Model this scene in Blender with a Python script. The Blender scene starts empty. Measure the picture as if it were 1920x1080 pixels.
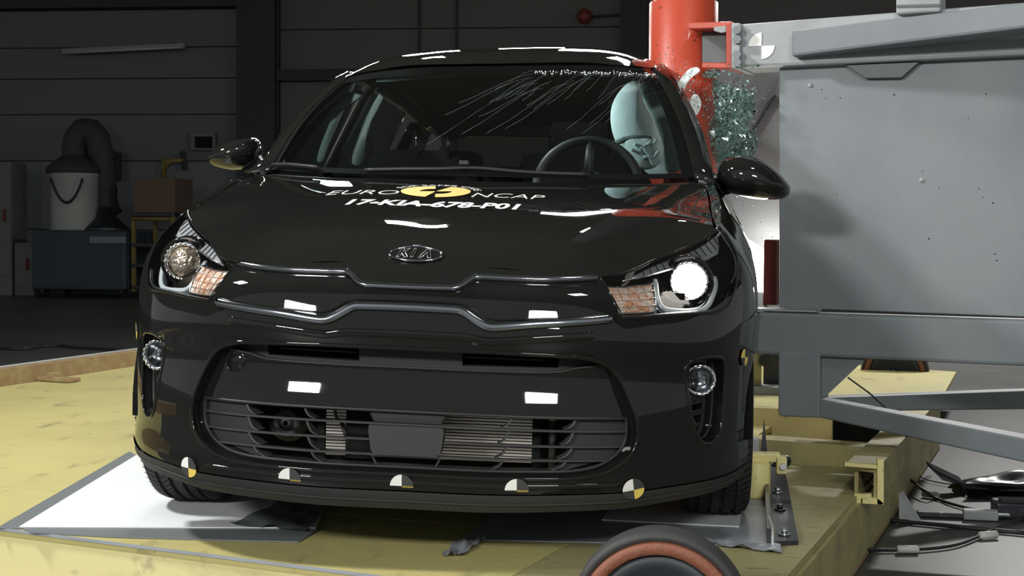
import bpy, bmesh, math, random
import numpy as np
from mathutils import Vector, Matrix, Euler
from mathutils.bvhtree import BVHTree
from mathutils.geometry import delaunay_2d_cdt

scene = bpy.context.scene
COL = scene.collection
random.seed(7)

# ------------------------------------------------------------------ camera
ROLL = math.radians(1.1)                      # the struck car leans towards the pole
def rot3(rx, ry, rz):
    return np.array(Matrix.Rotation(rz, 3, 'Z') @ Matrix.Rotation(rx, 3, 'X') @ Matrix.Rotation(ry, 3, 'Y'))
FOC = 2804.36
CAM_C = np.array([0.6217, -3.4798, 0.7983])   # camera in the car's own frame
CAM_A = rot3(-0.03602, -0.02492, 0.10781)     # columns: right, forward, up
RA = np.array(Matrix.Rotation(ROLL, 3, 'Y'))
WC = RA @ CAM_C
WA = RA @ CAM_A
cam_data = bpy.data.cameras.new('camera')
cam = bpy.data.objects.new('camera', cam_data)
COL.objects.link(cam)
m = Matrix.Identity(4)
for r in range(3):
    m[r][0] = WA[r, 0]; m[r][1] = WA[r, 2]; m[r][2] = -WA[r, 1]; m[r][3] = WC[r]
cam.matrix_world = m
cam_data.sensor_width = 36.0
cam_data.lens = FOC * 36.0 / 1920.0
cam_data.clip_end = 200
scene.camera = cam

# ------------------------------------------------------------------ colour management, world, lamps
scene.view_settings.view_transform = 'Standard'
scene.view_settings.look = 'None'
scene.view_settings.gamma = 1
scene.view_settings.exposure = 0.0
scene.view_settings.use_curve_mapping = False
world = bpy.data.worlds.new('world'); scene.world = world
world.use_nodes = True
world.node_tree.nodes['Background'].inputs[0].default_value = (.95, 1.0, .96, 1)
world.node_tree.nodes['Background'].inputs[1].default_value = .35

def lamp(name, loc, target, w, h, power, col=(1, .98, .95)):
    L = bpy.data.lights.new(name, 'AREA'); L.shape = 'RECTANGLE'; L.size = w; L.size_y = h
    L.energy = power; L.color = col
    o = bpy.data.objects.new(name, L); COL.objects.link(o)
    o.location = loc
    d = Vector(target) - Vector(loc)
    o.rotation_euler = d.to_track_quat('-Z', 'Y').to_euler()
    return o
# the crash hall's high-speed camera lamps: a bank over the rear, one ahead of the roof, one overhead, one in front
CAR = (0, .6, .5)
for x, y, z, w, h, p in [(-2.75, 9.9, 3.5, .60, .35, 45), (-1.3, 7.5, 3.5, .62, .36, 45), (-.5, 8.6, 3.5, .60, .3, 30), (.42, 6.4, 3.5, 1.0, .55, 40)]:
    lamp('rear_lamp', (x, y, z), CAR, w, h, p)
for x, y, z, w, h, p in [(-.85, 4.5, 3.5, .3, .22, 22), (.85, 4.7, 3.5, .34, .22, 22), (-3.0, .1, 3.6, .5, .36, 185), (1.52, -.33, 3.6, .5, .3, 16)]:
    lamp('overhead_lamp', (x, y, z), CAR, w, h, p)
for x, y, z, w, h, p in [(-2.65, -5.2, 2.62, 1.0, .45, 200), (1.65, -5.5, 2.65, 1.3, .5, 120)]:
    lamp('front_lamp', (x, y, z), CAR, w, h, p)
lamp('hall_lamp', (3.7, 9.2, 4.3), (3.7, 9.3, 0), .6, .4, 420)
lamp('airbag_fill', (.05, 1.72, 1.30), (.50, 1.86, 1.10), .05, .05, 1.6, (.85, 1, 1))  # added cabin fill with no seen source, there to brighten the airbag

# ------------------------------------------------------------------ helpers
def link(o, parent=None):
    COL.objects.link(o)
    if parent is not None:
        o.parent = parent
    return o

def tag(o, label=None, category=None, group=None, kind=None):
    if label: o['label'] = label
    if category: o['category'] = category
    if group: o['group'] = group
    if kind: o['kind'] = kind
    return o

def empty(name, loc=(0, 0, 0), rot=(0, 0, 0), **kw):
    o = bpy.data.objects.new(name, None)
    o.empty_display_size = 0.1
    o.location = loc; o.rotation_euler = rot
    link(o)
    return tag(o, **kw)

def mesh_obj(name, verts, faces, mat, parent=None, smooth=False, normals=None, mats=None, fmat=None, **kw):
    me = bpy.data.meshes.new(name)
    me.from_pydata([tuple(map(float, v)) for v in verts], [], [tuple(int(i) for i in f) for f in faces])
    for mt in (mats or [mat]):
        me.materials.append(mt)
    if fmat is not None:
        me.polygons.foreach_set('material_index', fmat)
    if smooth:
        me.polygons.foreach_set('use_smooth', [True] * len(me.polygons))
    me.update()
    if normals is not None:
        me.normals_split_custom_set_from_vertices([tuple(map(float, n)) for n in normals])
    o = bpy.data.objects.new(name, me)
    link(o, parent)
    return tag(o, **kw)

class MB:
    """collects simple solids, then links them as one mesh"""
    def __init__(s, f=None): s.v = []; s.f = []; s.sm = []; s.fn = f
    def add(s, vs, fs, smooth=False):
        b = len(s.v)
        s.v += [tuple(map(float, v)) for v in vs]
        s.f += [tuple(i + b for i in f) for f in fs]
        s.sm += [smooth] * len(fs)
        return s
    def hexa(s, p):   # p: bottom 4 (ccw), top 4
        return s.add(p, [(3, 2, 1, 0), (4, 5, 6, 7), (0, 1, 5, 4), (1, 2, 6, 5), (2, 3, 7, 6), (3, 0, 4, 7)])
    def box(s, c, d, R=None):
        x, y, z = d[0] / 2, d[1] / 2, d[2] / 2
        p = [(-x, -y, -z), (x, -y, -z), (x, y, -z), (-x, y, -z), (-x, -y, z), (x, -y, z), (x, y, z), (-x, y, z)]
        c = Vector(c)
        p = [(R @ Vector(q) if R else Vector(q)) + c for q in p]
        return s.hexa(p)
    def bbox(s, c, d, R=None, b=.006):   # box with bevelled edges
        bm = bmesh.new(); bmesh.ops.create_cube(bm, size=1)
        for v in bm.verts: v.co = Vector((v.co.x * d[0], v.co.y * d[1], v.co.z * d[2]))
        bmesh.ops.bevel(bm, geom=bm.edges[:], offset=b, segments=2, affect='EDGES', profile=.6)
        c = Vector(c)
        bm.verts.index_update()
        vs = [(R @ v.co if R else v.co) + c for v in bm.verts]
        s.add(vs, [[v.index for v in f.verts] for f in bm.faces])
        bm.free(); return s
    def tube(s, pts, r, n=10, caps=True, closed=False, smooth=True):
        P = [Vector(p) for p in pts]; N = len(P)
        rr = r if isinstance(r, (list, tuple)) else [r] * N
        vs = []; prev = None
        for i, p in enumerate(P):
            if closed: t = P[(i + 1) % N] - P[i - 1]
            else: t = P[min(i + 1, N - 1)] - P[max(i - 1, 0)]
            t.normalize()
            if prev is None:
                a = Vector((0, 0, 1)) if abs(t.z) < .9 else Vector((1, 0, 0))
                u = t.cross(a).normalized()
            else:
                u = (prev - t * prev.dot(t)).normalized()
            prev = u; w = t.cross(u)
            for k in range(n):
                an = 2 * math.pi * k / n
                vs.append(p + (u * math.cos(an) + w * math.sin(an)) * rr[i])
        fs = []
        for i in range(N if closed else N - 1):
            j = (i + 1) % N
            for k in range(n):
                l = (k + 1) % n
                fs.append((i * n + k, i * n + l, j * n + l, j * n + k))
        s.add(vs, fs, smooth)
        if caps and not closed:
            b = len(s.v) - len(vs)
            s.f.append(tuple(b + k for k in range(n))[::-1]); s.f.append(tuple(b + (N - 1) * n + k for k in range(n)))
            s.sm += [False, False]
        return s
    def cyl(s, p0, p1, r, n=24, r2=None):
        return s.tube([p0, p1], [r, r if r2 is None else r2], n)
    def lathe(s, prof, c, axis, n=48, smooth=True, a0=0, a1=2 * math.pi):
        """prof: list of (radius, height along axis)"""
        ax = Vector(axis).normalized(); c = Vector(c)
        h = Vector((0, 0, 1)) if abs(ax.z) < .9 else Vector((1, 0, 0))
        u = ax.cross(h).normalized(); w = ax.cross(u)
        full = abs(a1 - a0 - 2 * math.pi) < 1e-6
        m_ = n if full else n + 1
        vs = []
        for r, z in prof:
            for k in range(m_):
                an = a0 + (a1 - a0) * k / n
                vs.append(c + ax * z + (u * math.cos(an) + w * math.sin(an)) * r)
        fs = []
        for i in range(len(prof) - 1):
            for k in range(n):
                l = (k + 1) % m_
                fs.append((i * m_ + k, i * m_ + l, (i + 1) * m_ + l, (i + 1) * m_ + k))
        return s.add(vs, fs, smooth)
    def prism(s, poly, d):   # poly: 3D points, d: extrusion vector
        n = len(poly); d = Vector(d)
        vs = [Vector(p) for p in poly] + [Vector(p) + d for p in poly]
        return s.add(vs, [tuple(range(n))[::-1], tuple(range(n, 2 * n))] + [(i, (i + 1) % n, n + (i + 1) % n, n + i) for i in range(n)])
    def build(s, name, mat, parent=None, **kw):
        vs = s.v if s.fn is None else [s.fn(v) for v in s.v]
        me = bpy.data.meshes.new(name)
        me.from_pydata([tuple(v) for v in vs], [], s.f)
        me.materials.append(mat)
        me.polygons.foreach_set('use_smooth', s.sm)
        me.update()
        bm = bmesh.new(); bm.from_mesh(me); bmesh.ops.recalc_face_normals(bm, faces=bm.faces[:]); bm.to_mesh(me); bm.free()
        o = bpy.data.objects.new(name, me)
        link(o, parent)
        return tag(o, **kw)

# ------------------------------------------------------------------ natural cubic splines (cardinal matrices)
class Spl:
    def __init__(s, knots):
        s.t = t = np.array(knots, float); n = len(t); h = np.diff(t)
        A = np.eye(n); B = np.zeros((n, n))
        for i in range(1, n - 1):
            A[i, i - 1] = h[i - 1]; A[i, i] = 2 * (h[i - 1] + h[i]); A[i, i + 1] = h[i]
            B[i, i - 1] = 6 / h[i - 1]; B[i, i] = -6 / h[i - 1] - 6 / h[i]; B[i, i + 1] = 6 / h[i]
        s.M = np.linalg.solve(A, B); s.h = h
    def mat(s, q):
        q = np.clip(np.asarray(q, float), s.t[0], s.t[-1])
        i = np.clip(np.searchsorted(s.t, q, 'right') - 1, 0, len(s.t) - 2)
        h = s.h[i]; a = (s.t[i + 1] - q) / h; b = 1 - a
        W = np.zeros((len(q), len(s.t))); r = np.arange(len(q))
        W[r, i] += a; W[r, i + 1] += b
        W += ((a ** 3 - a) * h * h / 6)[:, None] * s.M[i] + ((b ** 3 - b) * h * h / 6)[:, None] * s.M[i + 1]
        return W

class Tps:
    """thin plate height field through (x, y, z)"""
    def __init__(s, pts, lam=1e-5):
        P = np.array(pts, float); s.p = P[:, :2]; n = len(P)
        d = np.linalg.norm(s.p[:, None] - s.p[None], axis=2)
        K = np.where(d > 0, d * d * np.log(d + 1e-12), 0) + lam * np.eye(n)
        Q = np.c_[np.ones(n), s.p]
        L = np.block([[K, Q], [Q.T, np.zeros((3, 3))]])
        s.w = np.linalg.solve(L, np.r_[P[:, 2], 0, 0, 0])
    def __call__(s, xy):
        xy = np.atleast_2d(xy)
        d = np.linalg.norm(xy[:, None] - s.p[None], axis=2)
        K = np.where(d > 0, d * d * np.log(d + 1e-12), 0)
        return K @ s.w[:-3] + s.w[-3] + xy @ s.w[-2:]

# ------------------------------------------------------------------ car body surfaces (car frame: x to the camera's right, y to the rear, z up)
def twist(P):
    """the blow of the pole has wrung the shell a little: nose one way, roof the other"""
    P = np.array(P, float)
    one = P.ndim == 1
    P = np.atleast_2d(P)
    dy = P[:, 1] - 2.11                                   # the dent round the pole
    lim = .515 + 4 * dy * dy
    P[:, 0] = np.where(P[:, 0] > lim, lim + (P[:, 0] - lim) * .06, P[:, 0])
    k = np.interp(P[:, 1], [.3, 1.2, 1.64, 2.2], [-.0115, 0, .039, .03])
    P[:, 2] += k * P[:, 0] * np.clip((P[:, 2] - .1) / .25, 0, 1)
    return P[0] if one else P
def TW(v): return tuple(twist(np.array(v, float)))

ROWS = [.14, .185, .215, .26, .32, .40, .48, .55, .61, .665, .72]
# x, y at mid height; x, y, z of the shoulder line; bottom z
COLS = [(0, .015, 0, .065, .722, .14), (.20, .017, .20, .070, .718, .14), (.40, .045, .40, .092, .708, .148),
        (.51, .085, .50, .165, .716, .152), (.60, .145, .558, .265, .742, .158), (.70, .235, .618, .372, .768, .165),
        (.780, .35, .675, .47, .793, .175), (.832, .48, .728, .56, .829, .20), (.853, .65, .745, .73, .868, .22),
        (.858, .85, .745, .93, .920, .22), (.858, 1.15, .728, 1.2, .975, .22), (.858, 1.6, .755, 1.6, .99, .22),
        (.858, 2.2, .770, 2.2, 1.0, .22), (.855, 2.9, .77, 2.9, 1.01, .22), (.845, 3.4, .74, 3.4, 1.02, .24),
        (.79, 3.78, .68, 3.8, 1.03, .26), (.6, 3.98, .5, 3.96, 1.03, .26), (0, 4.04, 0, 4.0, 1.04, .26)]
def build_net():
    net = []; n = len(COLS)
    xy = np.array([c[:2] for c in COLS])
    off = [.005, .032, .032, .033, .034, .030, .018, .037, .031, .024, 0]
    off_s = [-.01, .004, .004, .0, .0, .0, .0, 0, 0, 0, 0]
    for i, c in enumerate(COLS):
        a = xy[i - 1] if i else np.array([-.2, .017]); b = xy[i + 1] if i < n - 1 else np.array([-.6, 3.98])
        t = (b - a) / np.linalg.norm(b - a)
        nr = np.array([t[1], -t[0]])
        ws = min(1, max(0, (c[0] - .45) / .35)) if i < 9 else 1
        top = np.array([c[2], c[3]]); zt = c[4]
        col = []
        for j, z in enumerate(ROWS):
            if z >= .55:
                zz = .55 + (z - .55) / (.72 - .55) * (zt - .55)
                s = ((z - .55) / .17)
                e = [3.2, 3.2, 3.0, 2.2, 2.0, 2.2, 2.8, 3.2][i] if i < 8 else 3.4
                p = xy[i] * (1 - s ** e) + top * s ** e
            else:
                zz = z if j > 3 else c[5] + (z - .14) / (.32 - .14) * (.32 - c[5])
                p = xy[i].copy()
            p = p + nr * (off[j] * (1 - ws) + off_s[j] * ws)
            col.append((p[0], p[1], zz))
        net.append(col)
    return np.array(net)
NET = build_net()
UK = np.r_[0, np.cumsum(np.hypot(*np.diff(np.array([c[:2] for c in COLS]), axis=0).T))]
# mirror two columns at the nose so the spline is flat on the centre line
NETX = np.concatenate([NET[3:0:-1] * np.array([-1, 1, 1]), NET])
SU = Spl(np.r_[-UK[3:0:-1], UK]); SV = Spl(ROWS)
def S(uv, d=0.0, tw=True):
    """body side/front surface; d moves inwards along the normal; u is signed (left/right)"""
    uv = np.atleast_2d(np.array(uv, float))
    sg = np.where(uv[:, 0] < 0, -1.0, 1.0); u = np.abs(uv[:, 0]); v = np.clip(uv[:, 1], .14, .72)
    def ev(u, v): return np.einsum('ni,nj,ijk->nk', SU.mat(u), SV.mat(v), NETX)
    P = ev(u, v)
    e = 2e-3
    du = ev(u + e, v) - ev(u - e, v); dv = ev(u, np.minimum(v + e, .72)) - ev(u, np.maximum(v - e, .14))
    N = np.cross(du, dv); N /= np.linalg.norm(N, axis=1)[:, None]
    P = P - N * np.reshape(d, (-1, 1)) if np.ndim(d) else P - N * d
    P[:, 0] *= sg; N[:, 0] *= sg
    return (twist(P) if tw else P), N

def in_poly(P, poly):
    P = np.asarray(P, float); x, y = P[:, 0], P[:, 1]; r = np.zeros(len(P), bool)
    q = np.asarray(poly, float); n = len(q)
    for i in range(n):
        x1, y1 = q[i]; x2, y2 = q[(i + 1) % n]
        if y1 == y2: continue
        c = ((y1 > y) != (y2 > y)) & (x < (x2 - x1) * (y - y1) / (y2 - y1) + x1)
        r ^= c
    return r
def resample(poly, step, closed=True):
    out = []; n = len(poly)
    for i in range(n if closed else n - 1):
        a = np.array(poly[i], float); b = np.array(poly[(i + 1) % n], float)
        k = max(1, int(math.ceil(np.linalg.norm(b - a) / step)))
        out += [tuple(a + (b - a) * j / k) for j in range(k)]
    if not closed: out.append(tuple(poly[-1]))
    return out
def smooth_loop(poly, step, closed=True, corner=None):
    """centripetal-ish catmull-rom through the points"""
    P = [np.array(p, float) for p in poly]; n = len(P); out = []
    for i in range(n if closed else n - 1):
        p1, p2 = P[i], P[(i + 1) % n]
        p0 = P[i - 1] if (closed or i) else p1 * 2 - p2
        p3 = P[(i + 2) % n] if (closed or i < n - 2) else p2 * 2 - p1
        L = np.linalg.norm(p2 - p1)
        m1 = (p2 - p0) / max(1e-9, np.linalg.norm(p2 - p0)) * L; m2 = (p3 - p1) / max(1e-9, np.linalg.norm(p3 - p1)) * L
        if corner and i in corner: m1 = p2 - p1
        if corner and (i + 1) % n in corner: m2 = p2 - p1
        k = max(1, int(math.ceil(L / step)))
        for j in range(k):
            t = j / k
            out.append(tuple((2*t**3-3*t*t+1) * p1 + (t**3-2*t*t+t) * m1 + (3*t*t-2*t**3) * p2 + (t**3-t*t) * m2))
    if not closed: out.append(tuple(P[-1]))
    return out
def tri(outer, holes=(), g=.014):
    """triangulate a flat outline with holes; returns points and triangles"""
    loops = [list(outer)] + [list(h) for h in holes]
    pts = []; edges = []
    for lp in loops:
        b = len(pts); pts += [tuple(p) for p in lp]
        edges += [(b + i, b + (i + 1) % len(lp)) for i in range(len(lp))]
    lo = np.min(np.array(outer), 0); hi = np.max(np.array(outer), 0)
    gx, gy = np.meshgrid(np.arange(lo[0] + g / 2, hi[0], g), np.arange(lo[1] + g / 2, hi[1], g))
    G = np.c_[gx.ravel(), gy.ravel()]
    if len(G):
        k = in_poly(G, outer)
        for h in holes: k &= ~in_poly(G, h)
        G = G[k]
        B = np.array(pts)
        if len(G):
            keep = np.ones(len(G), bool)
            for i in range(0, len(G), 500):
                dd = np.min(np.linalg.norm(G[i:i + 500, None] - B[None], axis=2), 1)
                keep[i:i + 500] = dd > g * .45
            G = G[keep]
        pts += [tuple(p) for p in G]
    r = delaunay_2d_cdt([Vector((p[0], p[1])) for p in pts], edges, [], 0, 1e-6)
    V = np.array([tuple(v) for v in r[0]]); F = np.array([tuple(f) for f in r[2] if len(f) == 3])
    c = V[F].mean(1)
    k = in_poly(c, outer)
    for h in holes: k &= ~in_poly(c, h)
    F = F[k]
    a = V[F]; ar = (a[:, 1, 0]-a[:, 0, 0])*(a[:, 2, 1]-a[:, 0, 1]) - (a[:, 1, 1]-a[:, 0, 1])*(a[:, 2, 0]-a[:, 0, 0])
    F[ar < 0] = F[ar < 0][:, ::-1]
    return V, F
def panel(name, outer, holes=(), mat=None, parent=None, g=.014, d=0.0, surf=None, **kw):
    V, F = tri(outer, holes, g)
    P, N = (surf or S)(V, d)
    # orient the triangles with the surface normals
    a = P[F]; n = np.cross(a[:, 1] - a[:, 0], a[:, 2] - a[:, 0])
    fl = np.einsum('ij,ij->i', n, N[F].mean(1)) < 0
    F[fl] = F[fl][:, ::-1]
    return mesh_obj(name, P, F, mat, parent, smooth=True, normals=N, **kw)
def strip(name, loop, d0, d1, mat, parent, closed=True, surf=None, mb=None, smooth=True):
    """wall that runs from depth d0 to depth d1 along an outline"""
    sf = surf or S
    A, _ = sf(loop, d0); B, _ = sf(loop, d1); n = len(loop)
    vs = list(A) + list(B)
    fs = [(i, (i + 1) % n, n + (i + 1) % n, n + i) for i in range(n if closed else n - 1)]
    if mb is not None: mb.add(vs, fs, smooth); return mb
    return mesh_obj(name, vs, fs, mat, parent, smooth=smooth)
def bar(loop, w, t, d=0.0, surf=None, closed=False, mb=None, n=8, vert=False):
    """rounded moulding that follows a line on the surface: width w across, standing t proud"""
    sf = surf or S
    L = np.array(loop, float); P, N = sf(L, d)
    if closed: T = np.roll(P, -1, 0) - np.roll(P, 1, 0)
    else: T = np.gradient(P, axis=0)
    T /= np.linalg.norm(T, axis=1)[:, None]
    X = np.cross(N, T); X /= np.linalg.norm(X, axis=1)[:, None]
    ww = np.asarray(w, float) * np.ones(len(L))
    vs = []
    for k in range(n + 1):
        a = math.pi * k / n
        ca, sa = math.copysign(abs(math.cos(a)) ** .7, math.cos(a)), max(0, math.sin(a)) ** .7
        vs.append(P + X * (ww * .5 * ca)[:, None] + N * (t * sa))
    V = np.concatenate(vs); m_ = len(L); fs = []
    for k in range(n):
        for i in range(m_ if closed else m_ - 1):
            j = (i + 1) % m_
            fs.append((k * m_ + i, k * m_ + j, (k + 1) * m_ + j, (k + 1) * m_ + i))
    if not closed:
        fs.append(tuple(k * m_ for k in range(n + 1))); fs.append(tuple(k * m_ + m_ - 1 for k in range(n + 1))[::-1])
    mb.add(V, fs, True); return mb

# a fine sampling of the surface lets measured sight lines find their place on the skin
_us = np.linspace(-1.9, 1.9, 381); _vs = np.linspace(.14, .72, 71)
_g = np.array([(u, v) for u in _us for v in _vs])
_P, _N = S(_g)
_F = [(i * 71 + j, (i + 1) * 71 + j, (i + 1) * 71 + j + 1, i * 71 + j + 1) for i in range(380) for j in range(70)]
_BVH = {}
def surf_bvh(d):
    if d not in _BVH:
        P = _P - _N * d
        _BVH[d] = (BVHTree.FromPolygons([tuple(p) for p in P], _F), P)
    return _BVH[d]
def ray(px, py):
    return CAM_A @ np.array([(px - 960) / FOC, 1, (540 - py) / FOC])
def uv(px, py, d=0.0):
    """surface coordinates where a sight line of the photograph meets the body"""
    t, P = surf_bvh(d)
    r = ray(px, py)
    loc, nrm, idx, dist = t.ray_cast(Vector(CAM_C), Vector(r))
    if idx is None: return None
    i, j = divmod(idx, 70)
    q = [P[i * 71 + j], P[(i + 1) * 71 + j], P[i * 71 + j + 1]]
    e1 = q[1] - q[0]; e2 = q[2] - q[0]; w = np.array(loc) - q[0]
    M = np.array([[e1 @ e1, e1 @ e2], [e1 @ e2, e2 @ e2]]); ab = np.linalg.solve(M, [w @ e1, w @ e2])
    return (_us[i] + ab[0] * (_us[1] - _us[0]), _vs[j] + ab[1] * (_vs[1] - _vs[0]))
def mir(loop): return [(-u, v) for u, v in loop][::-1]
def hf(T):
    """height field surface: (x, y) -> point and normal, d lowers it along the normal"""
    def f(xy, d=0.0):
        xy = np.atleast_2d(np.array(xy, float)); e = 2e-3
        z = T(xy); zx = (T(xy + [e, 0]) - T(xy - [e, 0])) / 2 / e; zy = (T(xy + [0, e]) - T(xy - [0, e])) / 2 / e
        N = np.c_[-zx, -zy, np.ones(len(xy))]; N /= np.linalg.norm(N, axis=1)[:, None]
        return twist(np.c_[xy, z] - N * d), N
    return f
def both(pts): return [p for p in pts] + [(-p[0], p[1], p[2]) for p in pts if p[0] != 0]
_top = [(c[2], c[3], c[4]) for c in COLS[:12]]
_eu = [u for u in np.linspace(0, UK[10], 40)]
_edge, _ = S([(u, .72) for u in _eu], tw=False)
HOOD = hf(Tps(both([tuple(p) for p in _edge[::2]]) + both([
    (0, .10, .752), (.2, .105, .750), (.4, .135, .741), (0, .16, .784), (.22, .165, .782), (.42, .2, .769),
    (0, .28, .823), (.25, .28, .821), (.48, .33, .797), (0, .45, .866), (.28, .45, .863), (.55, .50, .833),
    (0, .65, .907), (.3, .65, .904), (.58, .68, .879), (0, .85, .941), (.32, .86, .939), (.60, .88, .923),
    (0, 1.0, .963), (.35, 1.03, .963), (.60, 1.05, .957)]), 6e-4))
ROOFT = [(0, 1.50, 1.365), (.2, 1.51, 1.364), (.40, 1.57, 1.358), (.53, 1.66, 1.355),
    (0, 1.6, 1.405), (.25, 1.6, 1.402), (0, 1.75, 1.447), (.25, 1.75, 1.443), (.45, 1.75, 1.41), (.545, 1.8, 1.378),
    (0, 1.95, 1.472), (.3, 1.95, 1.463), (.5, 1.95, 1.425), (.575, 2.0, 1.392), (0, 2.3, 1.48), (.3, 2.3, 1.468), (.5, 2.3, 1.435), (.59, 2.4, 1.395),
    (0, 2.9, 1.46), (.3, 2.9, 1.448), (.5, 2.9, 1.415), (.59, 2.9, 1.375), (0, 3.5, 1.39), (.3, 3.5, 1.375), (.54, 3.5, 1.31), (0, 3.75, 1.34), (.5, 3.75, 1.27)]
ROOF = hf(Tps(both(ROOFT), 2e-5))
# windscreen: spline net between the cowl line and the header
WSN = []
for s_, x0, y0, z0, x1, y1, z1 in [(0, 0, .985, .972, 0, 1.50, 1.36), (.25, .2, 1.0, .972, .155, 1.508, 1.36), (.5, .37, 1.035, .974, .29, 1.53, 1.359),
                               (.75, .54, 1.11, .980, .42, 1.575, 1.356), (1, .675, 1.215, .990, .52, 1.645, 1.352)]:
    col = []
    for t in (0, .33, .66, 1):
        b = 4 * t * (1 - t)
        col.append((x0 + (x1 - x0) * t + .012 * b * s_, y0 + (y1 - y0) * t - .022 * b, z0 + (z1 - z0) * t + .022 * b))
    WSN.append(col)
WSN = np.array(WSN); WSNX = np.concatenate([WSN[3:0:-1] * np.array([-1, 1, 1]), WSN])
WU = Spl([-.75, -.5, -.25, 0, .25, .5, .75, 1]); WV = Spl([0, .33, .66, 1])
def WIND(st, d=0.0):
    st = np.atleast_2d(np.array(st, float)); sg = np.where(st[:, 0] < 0, -1.0, 1.0)
    def ev(a, b): return np.einsum('ni,nj,ijk->nk', WU.mat(a), WV.mat(b), WSNX)
    a = np.abs(st[:, 0]); b = np.clip(st[:, 1], 0, 1); P = ev(a, b); e = .004
    N = np.cross(ev(np.minimum(a + e, 1), b) - ev(a - e, b), ev(a, np.minimum(b + e, 1)) - ev(a, np.maximum(b - e, 0)))
    N /= np.linalg.norm(N, axis=1)[:, None]
    P = P - N * d; P[:, 0] *= sg; N[:, 0] *= sg
    return twist(P), N
def cpt(px, py, y=None, x=None, z=None):
    """point of the car frame on a sight line, at a given depth (or x, or z)"""
    r = ray(px, py)
    t = (y - CAM_C[1]) / r[1] if y is not None else ((x - CAM_C[0]) / r[0] if x is not None else (z - CAM_C[2]) / r[2])
    return CAM_C + t * r
def wpt(px, py, y=None, x=None, z=None):
    """the same for the world frame (sled deck is z = 0)"""
    r = RA @ ray(px, py)
    t = (y - WC[1]) / r[1] if y is not None else ((x - WC[0]) / r[0] if x is not None else (z - WC[2]) / r[2])
    return WC + t * r
_hx = np.linspace(-.8, .8, 81); _hy = np.linspace(.05, 1.3, 126)
_hg = np.array([(x, y) for x in _hx for y in _hy]); _hP, _hN = HOOD(_hg)
_hF = [(i * 126 + j, (i + 1) * 126 + j, (i + 1) * 126 + j + 1, i * 126 + j + 1) for i in range(80) for j in range(125)]
_hB = BVHTree.FromPolygons([tuple(p) for p in _hP], _hF)
def hxy(px, py):
    """bonnet coordinates under a sight line"""
    loc, nrm, idx, dist = _hB.ray_cast(Vector(CAM_C), Vector(ray(px, py)))
    return None if loc is None else (loc[0], loc[1])

# ------------------------------------------------------------------ materials
def mat(name, base=(.5, .5, .5), rough=.5, metal=0.0, coat=0.0, spec=.5, emit=None, es=0, bump=0, bscale=60, ior=None, croughness=.02):
    m_ = bpy.data.materials.new(name); m_.use_nodes = True
    nt = m_.node_tree; b = nt.nodes['Principled BSDF']
    b.inputs['Base Color'].default_value = (*base, 1)
    b.inputs['Roughness'].default_value = rough; b.inputs['Metallic'].default_value = metal
    b.inputs['Coat Weight'].default_value = coat; b.inputs['Coat Roughness'].default_value = croughness
    b.inputs['Specular IOR Level'].default_value = spec
    if emit: b.inputs['Emission Color'].default_value = (*emit, 1); b.inputs['Emission Strength'].default_value = es
    if bump:
        n = nt.nodes.new('ShaderNodeTexNoise'); n.inputs['Scale'].default_value = bscale; n.inputs['Detail'].default_value = 4
        tc = nt.nodes.new('ShaderNodeTexCoord'); nt.links.new(tc.outputs['Object'], n.inputs['Vector'])
        bp = nt.nodes.new('ShaderNodeBump'); bp.inputs['Strength'].default_value = bump; bp.inputs['Distance'].default_value = .01
        nt.links.new(n.outputs['Fac'], bp.inputs['Height']); nt.links.new(bp.outputs['Normal'], b.inputs['Normal'])
    return m_
def stain(m_, layers, rough_to=None):
    """procedural wear: layers of (noise scale xyz, low, high, colour, amount)"""
    nt = m_.node_tree; b = nt.nodes['Principled BSDF']
    tc = nt.nodes.new('ShaderNodeTexCoord'); cur = None
    base = b.inputs['Base Color'].default_value[:]
    for sc, lo, hi, col, amt in layers:
        mp = nt.nodes.new('ShaderNodeMapping'); mp.inputs['Scale'].default_value = sc
        nt.links.new(tc.outputs['Object'], mp.inputs['Vector'])
        n = nt.nodes.new('ShaderNodeTexNoise'); n.inputs['Scale'].default_value = 1; n.inputs['Detail'].default_value = 6; n.inputs['Roughness'].default_value = .62
        nt.links.new(mp.outputs['Vector'], n.inputs['Vector'])
        r = nt.nodes.new('ShaderNodeMapRange'); r.inputs['From Min'].default_value = lo; r.inputs['From Max'].default_value = hi; r.inputs['To Max'].default_value = amt
        nt.links.new(n.outputs['Fac'], r.inputs['Value'])
        mx = nt.nodes.new('ShaderNodeMix'); mx.data_type = 'RGBA'
        nt.links.new(r.outputs['Result'], mx.inputs[0])
        if cur is None: mx.inputs[6].default_value = base
        else: nt.links.new(cur, mx.inputs[6])
        mx.inputs[7].default_value = (*col, 1)
        cur = mx.outputs[2]
    nt.links.new(cur, b.inputs['Base Color'])
    return m_
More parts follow.
